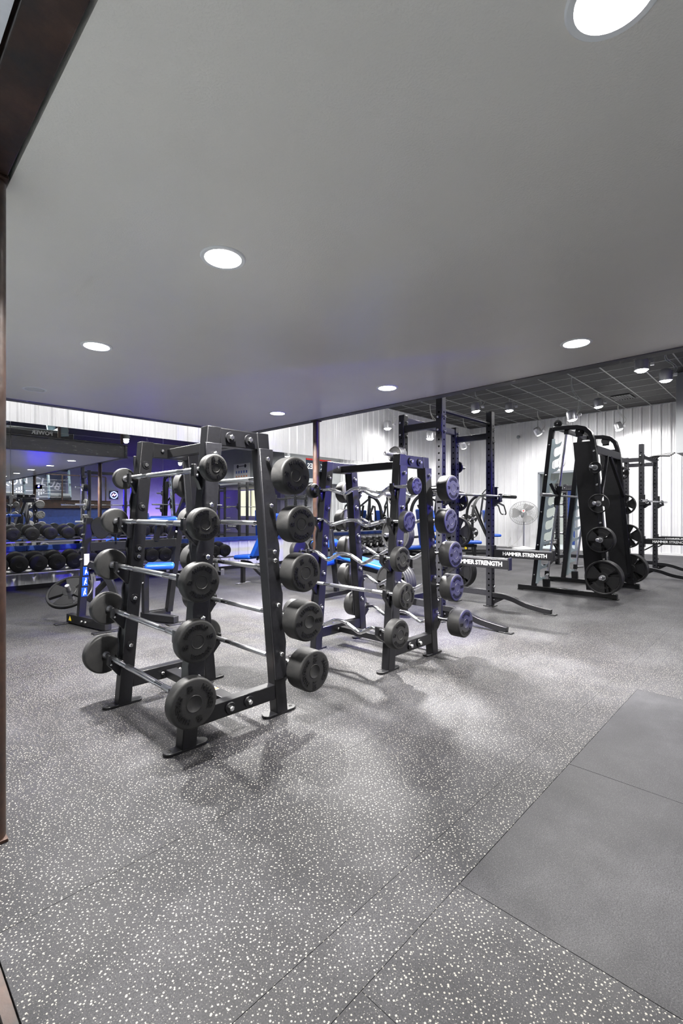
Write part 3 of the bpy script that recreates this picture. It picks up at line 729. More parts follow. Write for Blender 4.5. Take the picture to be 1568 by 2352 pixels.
def peg_plates(x, y, z, sx, plates, desc, group, mt='plate', text=True):
    """plates stacked outwards from post at x along sx; thickness list; label per position"""
    pos = ['outermost', 'second', 'third', 'fourth', 'fifth']
    n = len(plates); cur = x + sx * 0.012
    for i, (r, th) in enumerate(plates):
        nm = (pos[n - 1 - i] + ' ') if n > 1 else ''
        if sx < 0: plate(cur - th, y, z - 0.0015, r, th, nm + 'weight plate ' + desc, group, mt, 0, 0.2 * i, text=text)
        else: plate(cur + th, y, z - 0.0015, r, th, nm + 'weight plate ' + desc, group, mt, PI, 0.2 * i, text=text)
        cur += sx * (th + 0.002)

# ================================================================== HALF RACKS
def half_rack(x, y, rz, label, pegs_l=(), pegs_r=(), detail=True, arm_z=0.68, hook_z=1.40, front_h=(2.47, 2.47), handles=False, arms=True, rear_h=2.33):
    t = thing('half_rack', label, 'power rack', (x, y, 0), rz, 'power racks')
    W, D, s = 0.58, 0.51, 0.08
    def upright(ux, uy, h):
        u = MB().box((ux, uy, h / 2 + 0.006), (s, s, h - 0.012)).build('upright', 'charcoal', t, bevel=0.005)
        hb = MB(); z = 0.12
        while z < h - 0.1:
            for d, o in (((0, -1, 0), (ux, uy - s / 2, z)), ((-1, 0, 0), (ux - s / 2, uy, z)), ((1, 0, 0), (ux + s / 2, uy, z))):
                hb.lathe(Vector(o), d, [(0, 0.0006), (0.011, 0.0006), (0.0115, 0)], 10)
            z += 0.075
        hb.build('adjustment_holes', 'hole', u, kind='stuff')
        MB().box((ux, uy, 0.006), (0.13, 0.13, 0.012)).build('foot_plate', 'black', t, bevel=0.002)
        MB().box((ux, uy, h), (s - 0.006, s - 0.006, 0.012)).build('post_cap', 'rubber_dark', t, bevel=0.003)
    for k, ux in enumerate((-W, W)):
        upright(ux, 0, front_h[k]); upright(ux, D, rear_h)
        for z in (rear_h - 0.16, 0.17):
            MB().box((ux, D / 2, z), (0.06, D - s + 0.004, 0.075)).build('side_beam', 'charcoal', t, bevel=0.004)
            for yy in (0, D):
                g = MB().box((ux + (0.043 if ux > 0 else -0.043), yy, z), (0.008, 0.07, 0.2)).build('gusset_plate', 'black', t, bevel=0.002)
                for dz in (-0.07, 0.07): put(BOLT, 'bolt', g, (ux + (0.047 if ux > 0 else -0.047), yy, z + dz), DIRROT['+x' if ux > 0 else '-x'], (1.3,) * 3)
        for yy in (0, D):
            for dz in (rear_h - 0.08, rear_h - 0.24, 0.25, 0.09): bolt(t, (ux + 0.0, yy - s / 2, dz), '-y', s=1.3)
        # curved front foot
        path = arc([(ux, -0.03, 0.15), (ux, -0.16, 0.15), (ux, -0.30, 0.125), (ux, -0.48, 0.07), (ux, -0.76, 0.03)], 5)
        f = MB().rtube(path, 0.06, 0.06).build('front_foot', 'black', t, bevel=0.004)
        MB().box((ux, -0.75, 0.006), (0.075, 0.13, 0.012)).build('foot_plate', 'black', t, bevel=0.002)
        MB().prism([(-0.03, 0.02), (-0.2, 0.12), (-0.03, 0.12)], (ux, 0, 0), (0, 1, 0), (0, 0, 1), 0.012).build('foot_gusset', 'black', t)
        # bar hook
        h = MB()
        hook = MB().prism([(-0.04, -0.13), (-0.04, 0.12), (-0.055, 0.12), (-0.055, -0.03), (-0.115, -0.045), (-0.122, -0.012), (-0.14, -0.012), (-0.15, -0.07), (-0.10, -0.09), (-0.055, -0.13)], (ux, 0, hook_z), (0, 1, 0), (0, 0, 1), 0.06).build('bar_hook', 'black', t, bevel=0.003)
        MB().box((ux + (0.05 if ux > 0 else -0.05), -0.02, hook_z + 0.02), (0.012, 0.1, 0.2)).build('hook_cheek', 'black', hook, bevel=0.002)
        # safety arm
        if arms:
            ya, yb = -0.03, -0.78
            a = MB().box((ux, (ya + yb) / 2, arm_z), (0.055, ya - yb, 0.095)).build('safety_arm', 'black', t, bevel=0.004)
            MB().box((ux, (ya + yb) / 2 - 0.03, arm_z + 0.053), (0.05, ya - yb - 0.08, 0.012)).build('arm_liner', 'knurl', a)
            MB().box((ux, yb - 0.006, arm_z + 0.006), (0.065, 0.014, 0.125)).build('arm_stop', 'black', a, bevel=0.002)
            MB().box((ux, -0.045, arm_z - 0.005), (0.1, 0.02, 0.2)).build('arm_bracket', 'black', a, bevel=0.002)
            MB().beam((ux, -0.05, arm_z - 0.16), (ux, -0.22, arm_z - 0.05), 0.04, 0.02).build('arm_brace', 'black', a)
            for sd in (-1, 1):
                tm_ = MB()
                text_on(tm_, 'HAMMER STRENGTH', 0.062, (ux + sd * 0.0285, -0.45, arm_z), (0, sd, 0), (0, 0, 1), 0.0006, 0.0012, 0.92)
                tm_.build('lettering', 'white_print', a, label='white brand lettering')
    MB().box((0, D, rear_h - 0.06), (2 * W - s, 0.06, 0.075)).build('rear_crossbar', 'charcoal', t, bevel=0.004)
    MB().box((0, D, 0.17), (2 * W - s, 0.06, 0.075)).build('rear_crossbar', 'charcoal', t, bevel=0.004)
    if handles:
        hz = 2.30
        MB().box((0, -0.01, hz - 0.08), (2 * W - s, 0.05, 0.06)).build('handle_beam', 'black', t, bevel=0.004)
        for k in range(4):
            xx = 0.0 + k * 0.17
            MB().tube(arc([(xx, 0, hz - 0.05), (xx + 0.02, -0.12, hz - 0.02 + 0.02 * k), (xx + 0.05, -0.34, hz + 0.035 * (k - 1))], 4), 0.017, 10).build('pullup_handle', 'black', t)
    else:
        MB().cyl((-W + s / 2, 0, front_h[0] - 0.15), (W - s / 2, 0, front_h[0] - 0.15), 0.02, 18).build('pullup_bar', 'black', t)
    hs = MB(); text_on(hs, 'HS', 0.062, (-W - s / 2 - 0.0006, 0, front_h[0] - 0.44), (0, -1, 0), (0, 0, 1), 0.0008, 0.003)
    hs.build('lettering', 'black_print', t, label='black HS lettering')
    for sx, pg in ((-1, pegs_l), (1, pegs_r)):
        for z, ln_ in pg:
            xa = sx * (W + s / 2)
            p = MB().lathe((xa, D, z), (sx, 0, 0), [(0, 0), (0.024, 0), (0.024, ln_ - 0.004), (0.02, ln_), (0.014, ln_), (0.014, ln_ - 0.01), (0, ln_ - 0.01)], 20).build('weight_peg', 'steel', t)
            MB().lathe((xa, D, z), (sx, 0, 0), [(0.024, 0), (0.04, 0), (0.04, 0.01), (0.024, 0.01)], 20).build('peg_flange', 'black', p)
            bolt(t, (xa, D - 0.0, z + 0.07), '-x' if sx < 0 else '+x', s=1.3)
    return t
HX, HY = 5.10, 2.84
zs = (1.86, 1.40, 0.94, 0.39)
half_rack(HX, HY, 0, 'tall black half rack behind the curl bar rack, with a barbell across it', [(z, 0.30) for z in zs], [(z, 0.2) for z in (1.81, 1.35, 0.93, 0.39)])
xl = HX - 0.62; yr = HY + 0.51
G_ = 'weight plates on the half rack pegs'
peg_plates(xl, yr, zs[0], -1, [(0.098, 0.022)] * 5, 'of the small row on the top left half rack peg', G_, 'plate_grey', False)
peg_plates(xl, yr, zs[1], -1, [(0.155, 0.028)] * 2, 'on the second left peg of the half rack', G_, 'plate_grey', False)
peg_plates(xl, yr, zs[2], -1, [(0.20, 0.035)] * 3, 'on the third left peg of the half rack', G_, 'plate_grey')
peg_plates(xl, yr, zs[3], -1, [(0.225, 0.045)] * 4, 'on the bottom left peg of the half rack', G_, 'plate_grey')
xr = HX + 0.62
peg_plates(xr, yr, 1.81, 1, [(0.082, 0.03)], 'alone on the top right peg of the half rack', G_, 'plate', False)
peg_plates(xr, yr, 1.35, 1, [(0.14, 0.03)] * 2, 'on the second right peg of the half rack', G_, 'plate', False)
peg_plates(xr, yr, 0.93, 1, [(0.20, 0.035)] * 2, 'on the third right peg of the half rack', G_)
peg_plates(xr, yr, 0.39, 1, [(0.225, 0.045)] * 3, 'on the bottom right peg of the half rack', G_)
ob = thing('olympic_barbell', 'long empty barbell resting across the hooks of the tall half rack', 'barbell', (HX, HY - 0.1, 1.40))
MB().cyl((-0.65, 0, 0), (0.65, 0, 0), 0.0145, 18).build('shaft', 'chrome', ob)
for s_ in (-1, 1):
    MB().lathe((s_ * 0.65, 0, 0), (s_, 0, 0), [(0, 0), (0.034, 0), (0.034, 0.02), (0.025, 0.024), (0.025, 0.44), (0.02, 0.445), (0, 0.445)], 22).build('sleeve', 'chrome', ob)
for a, b in ((-0.55, -0.25), (-0.08, 0.08), (0.25, 0.55)): MB().cyl((a, 0, 0), (b, 0, 0), 0.0152, 18).build('knurl', 'knurl', ob)
# rack at the right edge, and two more deeper in the hall
half_rack(10.745, 2.1, 0, 'black half rack at the right edge with pull-up handles and two long arms', front_h=(2.45, 2.3), handles=True, arm_z=0.66)
half_rack(11.3, 3.42, -PI / 2, 'black half rack seen through the smith machine, arms pointing left', [(z, 0.25) for z in (1.39, 1.09, 0.69)], (), arm_z=0.52, front_h=(1.85, 1.85), rear_h=1.85)
half_rack(11.35, -2.2, 0, 'black half rack seen only in the wall mirror beyond the right racks', [(z, 0.25) for z in zs], [(z, 0.25) for z in zs])
for k, (x, y, nm) in enumerate([(10.745, 2.0, 'empty barbell on the hooks of the half rack at the right edge'), (11.35, -2.3, 'empty barbell on the half rack seen only in the mirror')]):
    b = copy_tree(ob); b.location = (x, y, 1.40); b['label'] = nm

# ================================================================== SMITH MACHINE
sx0, sx1 = 7.25, 8.5
sm_ = thing('smith_machine', 'black smith machine with curved top arches, side shrouds and notched guide plates', 'smith machine', (0, 0, 0))
def yz(z, a, b): return a[0] + (b[0] - a[0]) * (z - a[1]) / (b[1] - a[1])
FP = ((2.915, 0.06), (2.645, 2.45)); RP = ((1.895, 0.06), (2.075, 2.2)); GR = ((2.725, 0.12), (2.44, 2.38))
for xi, sxx in enumerate((sx0, sx1)):
    sd = -1 if xi == 0 else 1
    MB().box((sxx, 2.465, 0.045), (0.075, 1.37, 0.07)).build('base_rail', 'gloss_black', sm_, bevel=0.005)
    for yy in (1.8, 3.12): MB().box((sxx, yy, 0.005), (0.08, 0.07, 0.01)).build('rubber_foot', 'rubber_dark', sm_)
    MB().beam((sxx, *FP[0]), (sxx, *FP[1]), 0.05, 0.07, (0, 1, 0)).build('front_post', 'gloss_black', sm_, bevel=0.005)
    # arch and rear post in one bent tube
    path = [(sxx, RP[0][0], 0.08), (sxx, yz(1.0, *RP), 1.0), (sxx, yz(2.05, *RP), 2.05), (sxx, 2.085, 2.2), (sxx, 2.12, 2.31), (sxx, 2.19, 2.385), (sxx, 2.29, 2.415), (sxx, 2.45, 2.425), (sxx, 2.63, 2.43)]
    MB().rtube(path, 0.06, 0.075).build('arch_tube', 'gloss_black', sm_, bevel=0.006)
    # notched plate
    n = 12; z0, z1 = 0.12, 2.28; P = []
    base = lambda z: yz(z, *FP) - 0.03
    for k in range(n):
        za = z0 + (z1 - z0) * k / n; st = (z1 - z0) / n
        for dz, dy in ((0.0, -0.04), (0.16, -0.042), (0.28, -0.07), (0.34, -0.11), (0.42, -0.128), (0.72, -0.142), (0.60, -0.108), (0.52, -0.08), (0.6, -0.05), (0.8, -0.04)):
            P.append((base(za + dz * st) + dy, za + dz * st))
    P.append((base(z1) - 0.04, z1)); P += [(base(z1), z1), (base(z0), z0)]
    hp = MB().prism(P, (sxx + sd * 0.02, 0, 0), (0, 1, 0), (0, 0, 1), 0.012).build('notched_plate', 'hook_plate', sm_)
    MB().cyl((sxx, *GR[0]), (sxx, *GR[1]), 0.017, 18).build('guide_rod', 'chrome', sm_)
    MB().beam((sxx, GR[0][0], 0.08), (sxx, GR[0][0] + 0.005, 0.2), 0.07, 0.09, (0, 1, 0)).build('rod_foot', 'gloss_black', sm_, bevel=0.004)
    MB().beam((sxx, GR[1][0], 2.33), (sxx, GR[1][0] - 0.01, 2.42), 0.05, 0.06, (0, 1, 0)).build('rod_head', 'gloss_black', sm_, bevel=0.004)
    st = MB().beam((sxx, 2.72, 0.24), (sxx, 2.715, 0.32), 0.055, 0.055, (0, 1, 0)).build('bar_stop', 'gloss_black', sm_, bevel=0.004)
    MB().cyl((sxx + sd * 0.02, 2.7, 0.27), (sxx + sd * 0.19, 2.66, 0.265), 0.018, 14).build('stop_grip', 'steel', st)
    # shroud beside the rear post
    sh = lambda z, o: (yz(z, *RP) + o, z)
    P = [sh(0.1, 0.03), sh(2.2, 0.03), sh(2.2, 0.27), sh(0.1, 0.27)]
    MB().prism(P, (sxx - sd * 0.005, 0, 0), (0, 1, 0), (0, 0, 1), 0.05).build('shroud', 'panel_black', sm_, bevel=0.004)
    # pulleys
    for yy, zz, rr in ((2.56, 2.5, 0.055), (2.26, 2.35, 0.06)):
        pu = MB().lathe((sxx - 0.012, yy, zz), (1, 0, 0), [(0, 0), (rr, 0), (rr * 0.85, 0.012), (rr, 0.024), (0, 0.024)], 28).build('pulley', 'rubber_dark', sm_)
        MB().box((sxx + sd * 0.02, yy, zz - 0.02), (0.006, rr * 1.6, rr * 1.8)).build('pulley_bracket', 'gloss_black', pu, bevel=0.002)
        bolt(pu, (sxx + sd * 0.023, yy, zz), '-x' if sd < 0 else '+x')
    MB().tube([(sxx, 2.6, 2.54), (sxx, 2.3, 2.41)], 0.004, 6).build('cable', 'steel', sm_)
    MB().tube([(sxx + sd * 0.01, 2.6, 2.48), (sxx + sd * 0.01, 2.63, 1.45)], 0.003, 6).build('cable', 'steel', sm_)
    for z in (2.05, 1.58, 1.05, 0.55):
        bolt(sm_, (sxx + sd * 0.031, yz(z, *RP), z), '-x' if sd < 0 else '+x', s=1.5)
    for z in (2.2, 1.75, 1.2, 0.7, 0.25): bolt(sm_, (sxx + sd * 0.026, yz(z, *FP), z), '-x' if sd < 0 else '+x')
    for z, ln_ in ((1.82, 0.22), (1.32, 0.24), (0.82, 0.24), (0.31, 0.26)):
        p = MB().lathe((sxx + sd * 0.02, yz(z, *RP) , z), (sd, 0, 0), [(0, 0), (0.024, 0), (0.024, ln_ - 0.005), (0.019, ln_), (0, ln_)], 20).build('weight_peg', 'steel', sm_)
    MB().beam((sxx, yz(0.08, *RP), 0.07), (sxx, yz(0.14, *RP), 0.16), 0.1, 0.1, (0, 1, 0)).build('post_foot', 'gloss_black', sm_, bevel=0.004)
MB().box(((sx0 + sx1) / 2, 2.06, 2.08), (sx1 - sx0 - 0.06, 0.05, 0.11)).build('rear_beam', 'charcoal', sm_, bevel=0.004)
MB().box(((sx0 + sx1) / 2, 2.55, 2.43), (sx1 - sx0 - 0.06, 0.05, 0.06)).build('top_beam', 'charcoal', sm_, bevel=0.004)
MB().box(((sx0 + sx1) / 2, 1.92, 0.22), (sx1 - sx0 - 0.06, 0.05, 0.06)).build('lower_beam', 'gloss_black', sm_, bevel=0.004)
MB().beam((7.95, 2.05, 2.03), (8.46, 1.99, 1.45), 0.04, 0.05).build('brace', 'gloss_black', sm_, bevel=0.003)
MB().beam((7.8, 2.05, 2.03), (7.29, 1.99, 1.45), 0.04, 0.05).build('brace', 'gloss_black', sm_, bevel=0.003)
MB().box((8.53, 2.02, 1.7), (0.01, 0.03, 0.02)).build('led_tag', 'green_led', sm_)
# sliding bar is part of the machine
byz = (yz(1.44, *GR), 1.44)
MB().cyl((6.63, *byz), (9.12, *byz), 0.0145, 16).build('sliding_bar', 'steel', sm_)
for xx, a, b in ((sx0, 6.62, 7.0), (sx1, 8.75, 9.13)):
    MB().cyl((a, *byz), (b, *byz), 0.025, 20).build('bar_sleeve', 'steel', sm_)
    c = MB().beam((xx, byz[0] + 0.02, 1.30), (xx, byz[0] - 0.02, 1.58), 0.055, 0.065, (0, 1, 0)).build('bar_carriage', 'gloss_black', sm_, bevel=0.004)
    MB().beam((xx - 0.05 if xx == sx0 else xx + 0.05, byz[0] + 0.01, 1.45), (xx - 0.05 if xx == sx0 else xx + 0.05, byz[0] + 0.09, 1.62), 0.02, 0.04).build('catch_hook', 'gloss_black', c)
for z, pl, nm in ((1.82, [(0.083, 0.03)], 'first'), (1.32, [(0.135, 0.03)], 'second'), (0.82, [(0.178, 0.034)] * 3, 'third'), (0.31, [(0.232, 0.045)] * 3, 'lowest')):
    peg_plates(sx0 - 0.02, yz(z, *RP), z, -1, pl, 'on the %s near side peg of the smith machine' % nm, 'plates on the smith machine')
for z, pl, nm in ((1.82, [(0.11, 0.03)], 'first'), (1.32, [(0.16, 0.03)] * 2, 'second'), (0.82, [(0.19, 0.034)] * 2, 'third'), (0.31, [(0.232, 0.045)] * 3, 'lowest')):
    peg_plates(sx1 + 0.02, yz(z, *RP), z, 1, pl, 'on the %s far side peg of the smith machine' % nm, 'plates on the smith machine')

# ================================================================== DUMBBELLS ALONG THE MIRROR WALL
def dumbbell_rack(x0, x1, tiers, label, mt='black'):
    t = thing('dumbbell_rack', label, 'dumbbell rack', ((x0 + x1) / 2, 8.2, 0), group='dumbbell racks along the mirror wall')
    W = (x1 - x0) / 2
    for z, ov, dy in tiers:
        for yy in (-0.10, 0.10):
            MB().beam((-W, dy + yy, z + yy * 0.2), (W - ov, dy + yy, z + yy * 0.2), 0.055, 0.012).build('tray_rail', 'black', t, bevel=0.002)
            MB().box((-ov / 2, dy + yy - 0.03, z + yy * 0.2 - 0.012), (2 * W - ov, 0.006, 0.014)).build('tray_lip', 'steel', t)
    for xx in (-W + 0.35, W - 0.35):
        MB().beam((xx, -0.12, 0.02), (xx, 0.24, 0.95), 0.08, 0.06, (0, 1, 0)).build('leg', 'black', t, bevel=0.004)
        MB().box((xx, 0.02, 0.03), (0.08, 0.62, 0.06)).build('foot_rail', 'black', t, bevel=0.004)
        MB().box((xx, -0.30, 0.06), (0.075, 0.012, 0.12)).build('foot_cap', 'steel', t, bevel=0.002)
        for z, ov, dy in tiers: MB().box((xx, dy, z - 0.035), (0.07, 0.26, 0.05)).build('tray_bracket', 'black', t, bevel=0.003)
    return t
dumbbell_rack(0.95, 3.05, [(0.345, 0, -0.06), (0.79, 0, 0.05)], 'black two tier dumbbell rack beside the rusty column')
dumbbell_rack(3.1, 5.28, [(0.345, 0, -0.06), (0.79, 0.35, 0.05)], 'black two tier dumbbell rack behind the front barbell rack')
dumbbell_rack(7.4, 10.75, [(0.29, 0, -0.06), (0.74, 0, 0.05)], 'long black rack of hex dumbbells near the corner')
def round_db(r, L):
    t = thing('dumbbell', 'x', 'dumbbell', (0, 0, 0))
    e = 0.015
    h = MB().lathe((0, 0, 0), (0, 1, 0), [(0, 0.003), (r * 0.34, 0.003), (r * 0.36, 0), (r - e, 0), (r - e * 0.3, e * 0.3), (r, e), (r, L - e), (r - e * 0.3, L - e * 0.3), (r - e, L), (0, L)], 32).mesh('head', 'rubber_dark')
    put(h, 'head', t, (0, -0.065 - L, 0)); put(h, 'head', t, (0, 0.065, 0))
    MB().cyl((0, -0.07, 0), (0, 0.07, 0), 0.017, 14).build('handle', 'knurl', t)
    return t
pl_, ps_ = round_db(0.118, 0.1), round_db(0.094, 0.085)
first = [True, True]
nth = ['first', 'second', 'third', 'fourth', 'fifth', 'sixth', 'seventh', 'eighth', 'ninth', 'tenth', 'eleventh', 'twelfth', 'thirteenth', 'fourteenth', 'fifteenth', 'sixteenth', 'seventeenth', 'eighteenth']
for tier, (proto, z, dy, xs, nm) in enumerate([(pl_, 0.345 + 0.118 * 1.02 + 0.013, -0.06, [1.2 + 0.241 * k for k in range(17)], 'large'), (ps_, 0.79 + 0.094 * 1.02 + 0.013, 0.05, [1.16 + 0.238 * k for k in range(15)], 'small')]):
    for k, x in enumerate(xs):
        o = proto if k == 0 else copy_tree(proto)
        o.location = (x, 8.2 + dy, z); o.rotation_mode = 'YXZ'; o.rotation_euler = (0.197, random.uniform(0, 6), 0)
        o['label'] = '%s round black dumbbell, %s from the left on the %s shelf' % (nm, nth[k], 'lower' if tier == 0 else 'upper'); o['group'] = 'round dumbbells on the %s shelf' % ('lower' if tier == 0 else 'upper')
def hex_db(r, L, num):
    t = thing('hex_dumbbell', 'x', 'dumbbell', (0, 0, 0))
    h = MB().lathe((0, 0, 0), (0, 1, 0), [(0, 0), (r * 0.78, 0), (r, 0.025), (r, L - 0.025), (r * 0.78, L), (0, L)], 6).mesh('head', 'rubber_dark', 20)
    put(h, 'head', t, (0, -0.06 - L, 0)); put(h, 'head', t, (0, 0.06, 0))
    MB().cyl((0, -0.065, 0), (0, 0.065, 0), 0.017, 12).build('handle', 'knurl', t)
    if num:
        mb = MB(); text_on(mb, num, 0.075, (0, -0.0612 - L, 0), (0, 0, 1), (-1, 0, 0), 0.001, 0.002); mb.build('number', 'white_print', t, label='white number')
    return t
for k in range(13):
    o = hex_db(0.115, 0.13, str(100 - 5 * k)); o.location = (7.6 + 0.25 * k, 8.14, 0.29 + 0.1 * 1.02 + 0.013); o.rotation_euler = (0.197, 0, 0)
    o['label'] = 'black hex dumbbell with white number, %s from the left on the low shelf' % nth[k]; o['group'] = 'hex dumbbells on the low shelf'
for k in range(13):
    o = hex_db(0.085, 0.1, None); o.location = (7.6 + 0.25 * k, 8.25, 0.74 + 0.0736 * 1.02 + 0.013); o.rotation_euler = (0.197, 0, 0)
    o['label'] = 'small plain hex dumbbell, %s from the left on the top shelf' % nth[k]; o['group'] = 'small hex dumbbells on the top shelf'

# ================================================================== BENCHES
def pad(mb_c, size, parent, name='pad', rot=None, loc=None):
    return MB().box(mb_c, size).build(name, 'blue', parent, bevel=min(size) * 0.42, seg=4, loc=loc, rot=rot)
def adjustable_bench(x, y, rz, ang, label):
    """seat towards -x end, back hinged at x=0 rising towards +x by ang"""
    t = thing('adjustable_bench', label, 'bench', (x, y, 0), rz, 'blue padded benches')
    pad((0, 0, 0), (0.34, 0.28, 0.075), t, 'seat_pad', (0, -0.06, 0), (-0.19, 0, 0.45))
    L = 0.8
    pad((L / 2 + 0.02, 0, 0), (L, 0.28, 0.075), t, 'back_pad', (0, -ang, 0), (0, 0, 0.45))
    MB().rtube(arc([(-0.26, 0, 0.36), (-0.1, 0, 0.34), (0.15, 0, 0.16), (0.45, 0, 0.09), (0.95, 0, 0.08)], 5), 0.06, 0.05).build('spine', 'black', t, bevel=0.004)
    MB().box((-0.26, 0, 0.2), (0.06, 0.06, 0.38)).build('leg', 'black', t, bevel=0.004)
    MB().box((-0.26, 0, 0.006), (0.07, 0.32, 0.012)).build('foot_plate', 'steel', t, bevel=0.002)
    MB().box((0.95, 0, 0.035), (0.06, 0.5, 0.06)).build('rear_foot', 'black', t, bevel=0.004)
    a = Vector((math.cos(ang), 0, math.sin(ang))) * 0.42 + Vector((0, 0, 0.40))
    MB().beam((0.40, 0, 0.11), tuple(a), 0.04, 0.04, (0, 1, 0)).build('support_strut', 'black', t, bevel=0.003)
    MB().beam((0.0, 0.05, 0.40), tuple(Vector((math.cos(ang), 0, math.sin(ang))) * 0.75 + Vector((0, 0.05, 0.385))), 0.03, 0.03, (0, 1, 0)).build('back_frame', 'black', t)
    return t
adjustable_bench(4.68, 6.50, math.radians(-74), math.radians(62), 'blue adjustable bench with raised back before the mirror wall')
adjustable_bench(8.45, 5.75, math.radians(-40), math.radians(97), 'blue adjustable bench with upright back beyond the half rack')
adjustable_bench(11.35, -3.6, math.radians(90), math.radians(30), 'blue adjustable bench seen only in the wall mirror')
adjustable_bench(9.6, -0.6, math.radians(70), math.radians(70), 'blue upright seat bench seen only in the wall mirror')
fb = thing('flat_bench', 'blue flat bench with yellow knob behind the tall half rack', 'bench', (10.6, 6.2, 0), math.radians(-46), 'blue padded benches')
pad((0, 0, 0.44), (1.2, 0.3, 0.08), fb)
MB().box((0, 0, 0.35), (1.0, 0.07, 0.07)).build('spine', 'black', fb, bevel=0.004)
for xx in (-0.45, 0.45):
    MB().box((xx, 0, 0.18), (0.07, 0.07, 0.3)).build('leg', 'black', fb, bevel=0.004); MB().box((xx, 0, 0.03), (0.07, 0.5, 0.06)).build('foot', 'black', fb, bevel=0.004)
MB().cyl((0.2, -0.05, 0.3), (0.2, -0.12, 0.3), 0.03, 12).build('knob', 'yellow', fb)
# decline bench with roller pads
db_ = thing('decline_bench', 'blue decline bench with round leg rollers behind the curl bar rack', 'bench', (4.93, 4.3, 0), math.radians(96), 'blue padded benches')
pad((0, 0, 0), (1.15, 0.3, 0.07), db_, 'pad', (0, -0.16, 0), (-0.1, 0, 0.50))
MB().beam((-0.65, 0, 0.34), (0.55, 0, 0.5), 0.06, 0.06).build('spine', 'black', db_, bevel=0.004)
MB().beam((0.5, 0, 0.03), (0.62, 0, 0.95), 0.06, 0.06, (0, 1, 0)).build('front_post', 'black', db_, bevel=0.004)
MB().box((-0.6, 0, 0.19), (0.06, 0.06, 0.3)).build('leg', 'black', db_, bevel=0.004)
MB().box((0.5, 0, 0.03), (0.07, 0.6, 0.06)).build('foot', 'black', db_, bevel=0.004); MB().box((-0.6, 0, 0.03), (0.07, 0.5, 0.06)).build('foot', 'black', db_, bevel=0.004)
for xx, zz in ((0.72, 0.73), (0.52, 0.5)):
    for s_ in (-1, 1):
        r_ = MB().lathe((xx, s_ * 0.06, zz), (0, s_, 0), [(0, 0), (0.045, 0), (0.06, 0.012), (0.06, 0.19), (0.05, 0.2), (0, 0.2)], 24).build('roller_pad', 'blue', db_)
        MB().lathe((xx, s_ * 0.26, zz), (0, s_, 0), [(0, 0), (0.045, 0), (0.045, 0.006), (0.012, 0.008), (0.012, 0.014), (0, 0.014)], 20).build('roller_cap', 'rubber_dark', r_)
    MB().cyl((xx, -0.27, zz), (xx, 0.27, zz), 0.014, 12).build('axle', 'steel', db_)

# ================================================================== CURVED ARM MACHINE BEHIND THE FRONT RACK
cm = thing('lever_machine', 'black plate loaded lever machine with blue pads left of the front rack', 'gym machine', (0, 0, 0))
MB().beam((1.66, 5.69, 0.06), (1.80, 4.98, 0.06), 0.075, 0.09).build('base_beam', 'black', cm, bevel=0.004)
MB().box((1.80, 4.97, 0.006), (0.3, 0.08, 0.012)).build('foot_plate', 'black', cm, bevel=0.002)
MB().box((1.66, 5.68, 0.006), (0.3, 0.08, 0.012)).build('foot_plate', 'black', cm, bevel=0.002)
for k in (0.45, 0.55): bolt(cm, (1.66 + 0.14 * k - 0.038, 5.69 - 0.71 * k, 0.06), '-x', s=1.2)
mt_ = MB().prism([(-0.028, -0.02), (0.028, -0.02), (0, 0.03)], (1.628, 5.58, 0.065), (0.195, -0.98, 0), (0, 0, 1), 0.001).build('warning_triangle', 'yellow', cm, label='yellow warning triangle')
MB().beam((1.70, 5.46, 0.10), (1.76, 5.42, 1.14), 0.07, 0.075, (0, 1, 0)).build('main_post', 'black', cm, bevel=0.004)
for z in (1.08, 0.96, 0.82, 0.70): bolt(cm, (1.665 + 0.06 * (z - 0.1), 5.44, z), '-x', s=1.2)
# pictogram stickers on the post, facing the viewer
for z, h in ((0.36, 0.1), (0.47, 0.1), (0.58, 0.1)):
    fx = 1.7 + 0.06 * (z - 0.1) / 1.04
    st = MB().box((fx, 5.418 - 0.04 * (z - 0.1), z), (0.055, 0.002, h - 0.008)).build('pictogram_sticker', 'blue', cm, label='blue pictogram sticker')
    y_ = 5.4155 - 0.04 * (z - 0.1)
    fig = MB().prism([(-0.012, -0.035), (-0.004, -0.035), (0.002, -0.01), (0.012, -0.03), (0.018, -0.026), (0.008, 0.0), (0.016, 0.018), (0.006, 0.022), (-0.006, 0.006)], (fx, y_, z), (1, 0, 0), (0, 0, 1), 0.001).build('figure', 'white_print', st)
    MB().lathe((fx + 0.008, y_ + 0.0005, z + 0.03), (0, -1, 0), [(0, 0), (0.007, 0), (0.007, 0.001), (0, 0.001)], 12).build('figure_head', 'white_print', st)
MB().box((1.735, 5.398, 0.70), (0.05, 0.002, 0.12)).build('instruction_label', 'white_print', cm)
MB().beam((1.78, 5.42, 0.83), (2.56, 5.06, 0.86), 0.07, 0.09).build('cross_beam', 'black', cm, bevel=0.004)
MB().beam((2.56, 5.24, 0.06), (2.60, 5.04, 1.14), 0.065, 0.075, (0, 1, 0)).build('rear_post', 'black', cm, bevel=0.004)
for z in (1.10, 0.98, 0.62): bolt(cm, (2.527 + 0.03 * z, 5.2 - 0.17 * z, z), '-x', s=1.2)
MB().beam((2.27, 5.24, 0.05), (2.43, 4.80, 0.05), 0.075, 0.07).build('side_rail', 'black', cm, bevel=0.004)
MB().beam((2.25, 5.25, 0.05), (2.58, 5.26, 0.05), 0.07, 0.07).build('base_cross', 'black', cm, bevel=0.004)
MB().box((2.43, 4.8, 0.006), (0.2, 0.09, 0.012)).build('foot_plate', 'black', cm, bevel=0.002)
MB().beam((2.28, 5.22, 0.08), (2.26, 5.18, 0.56), 0.06, 0.065, (0, 1, 0)).build('seat_post', 'black', cm, bevel=0.004)
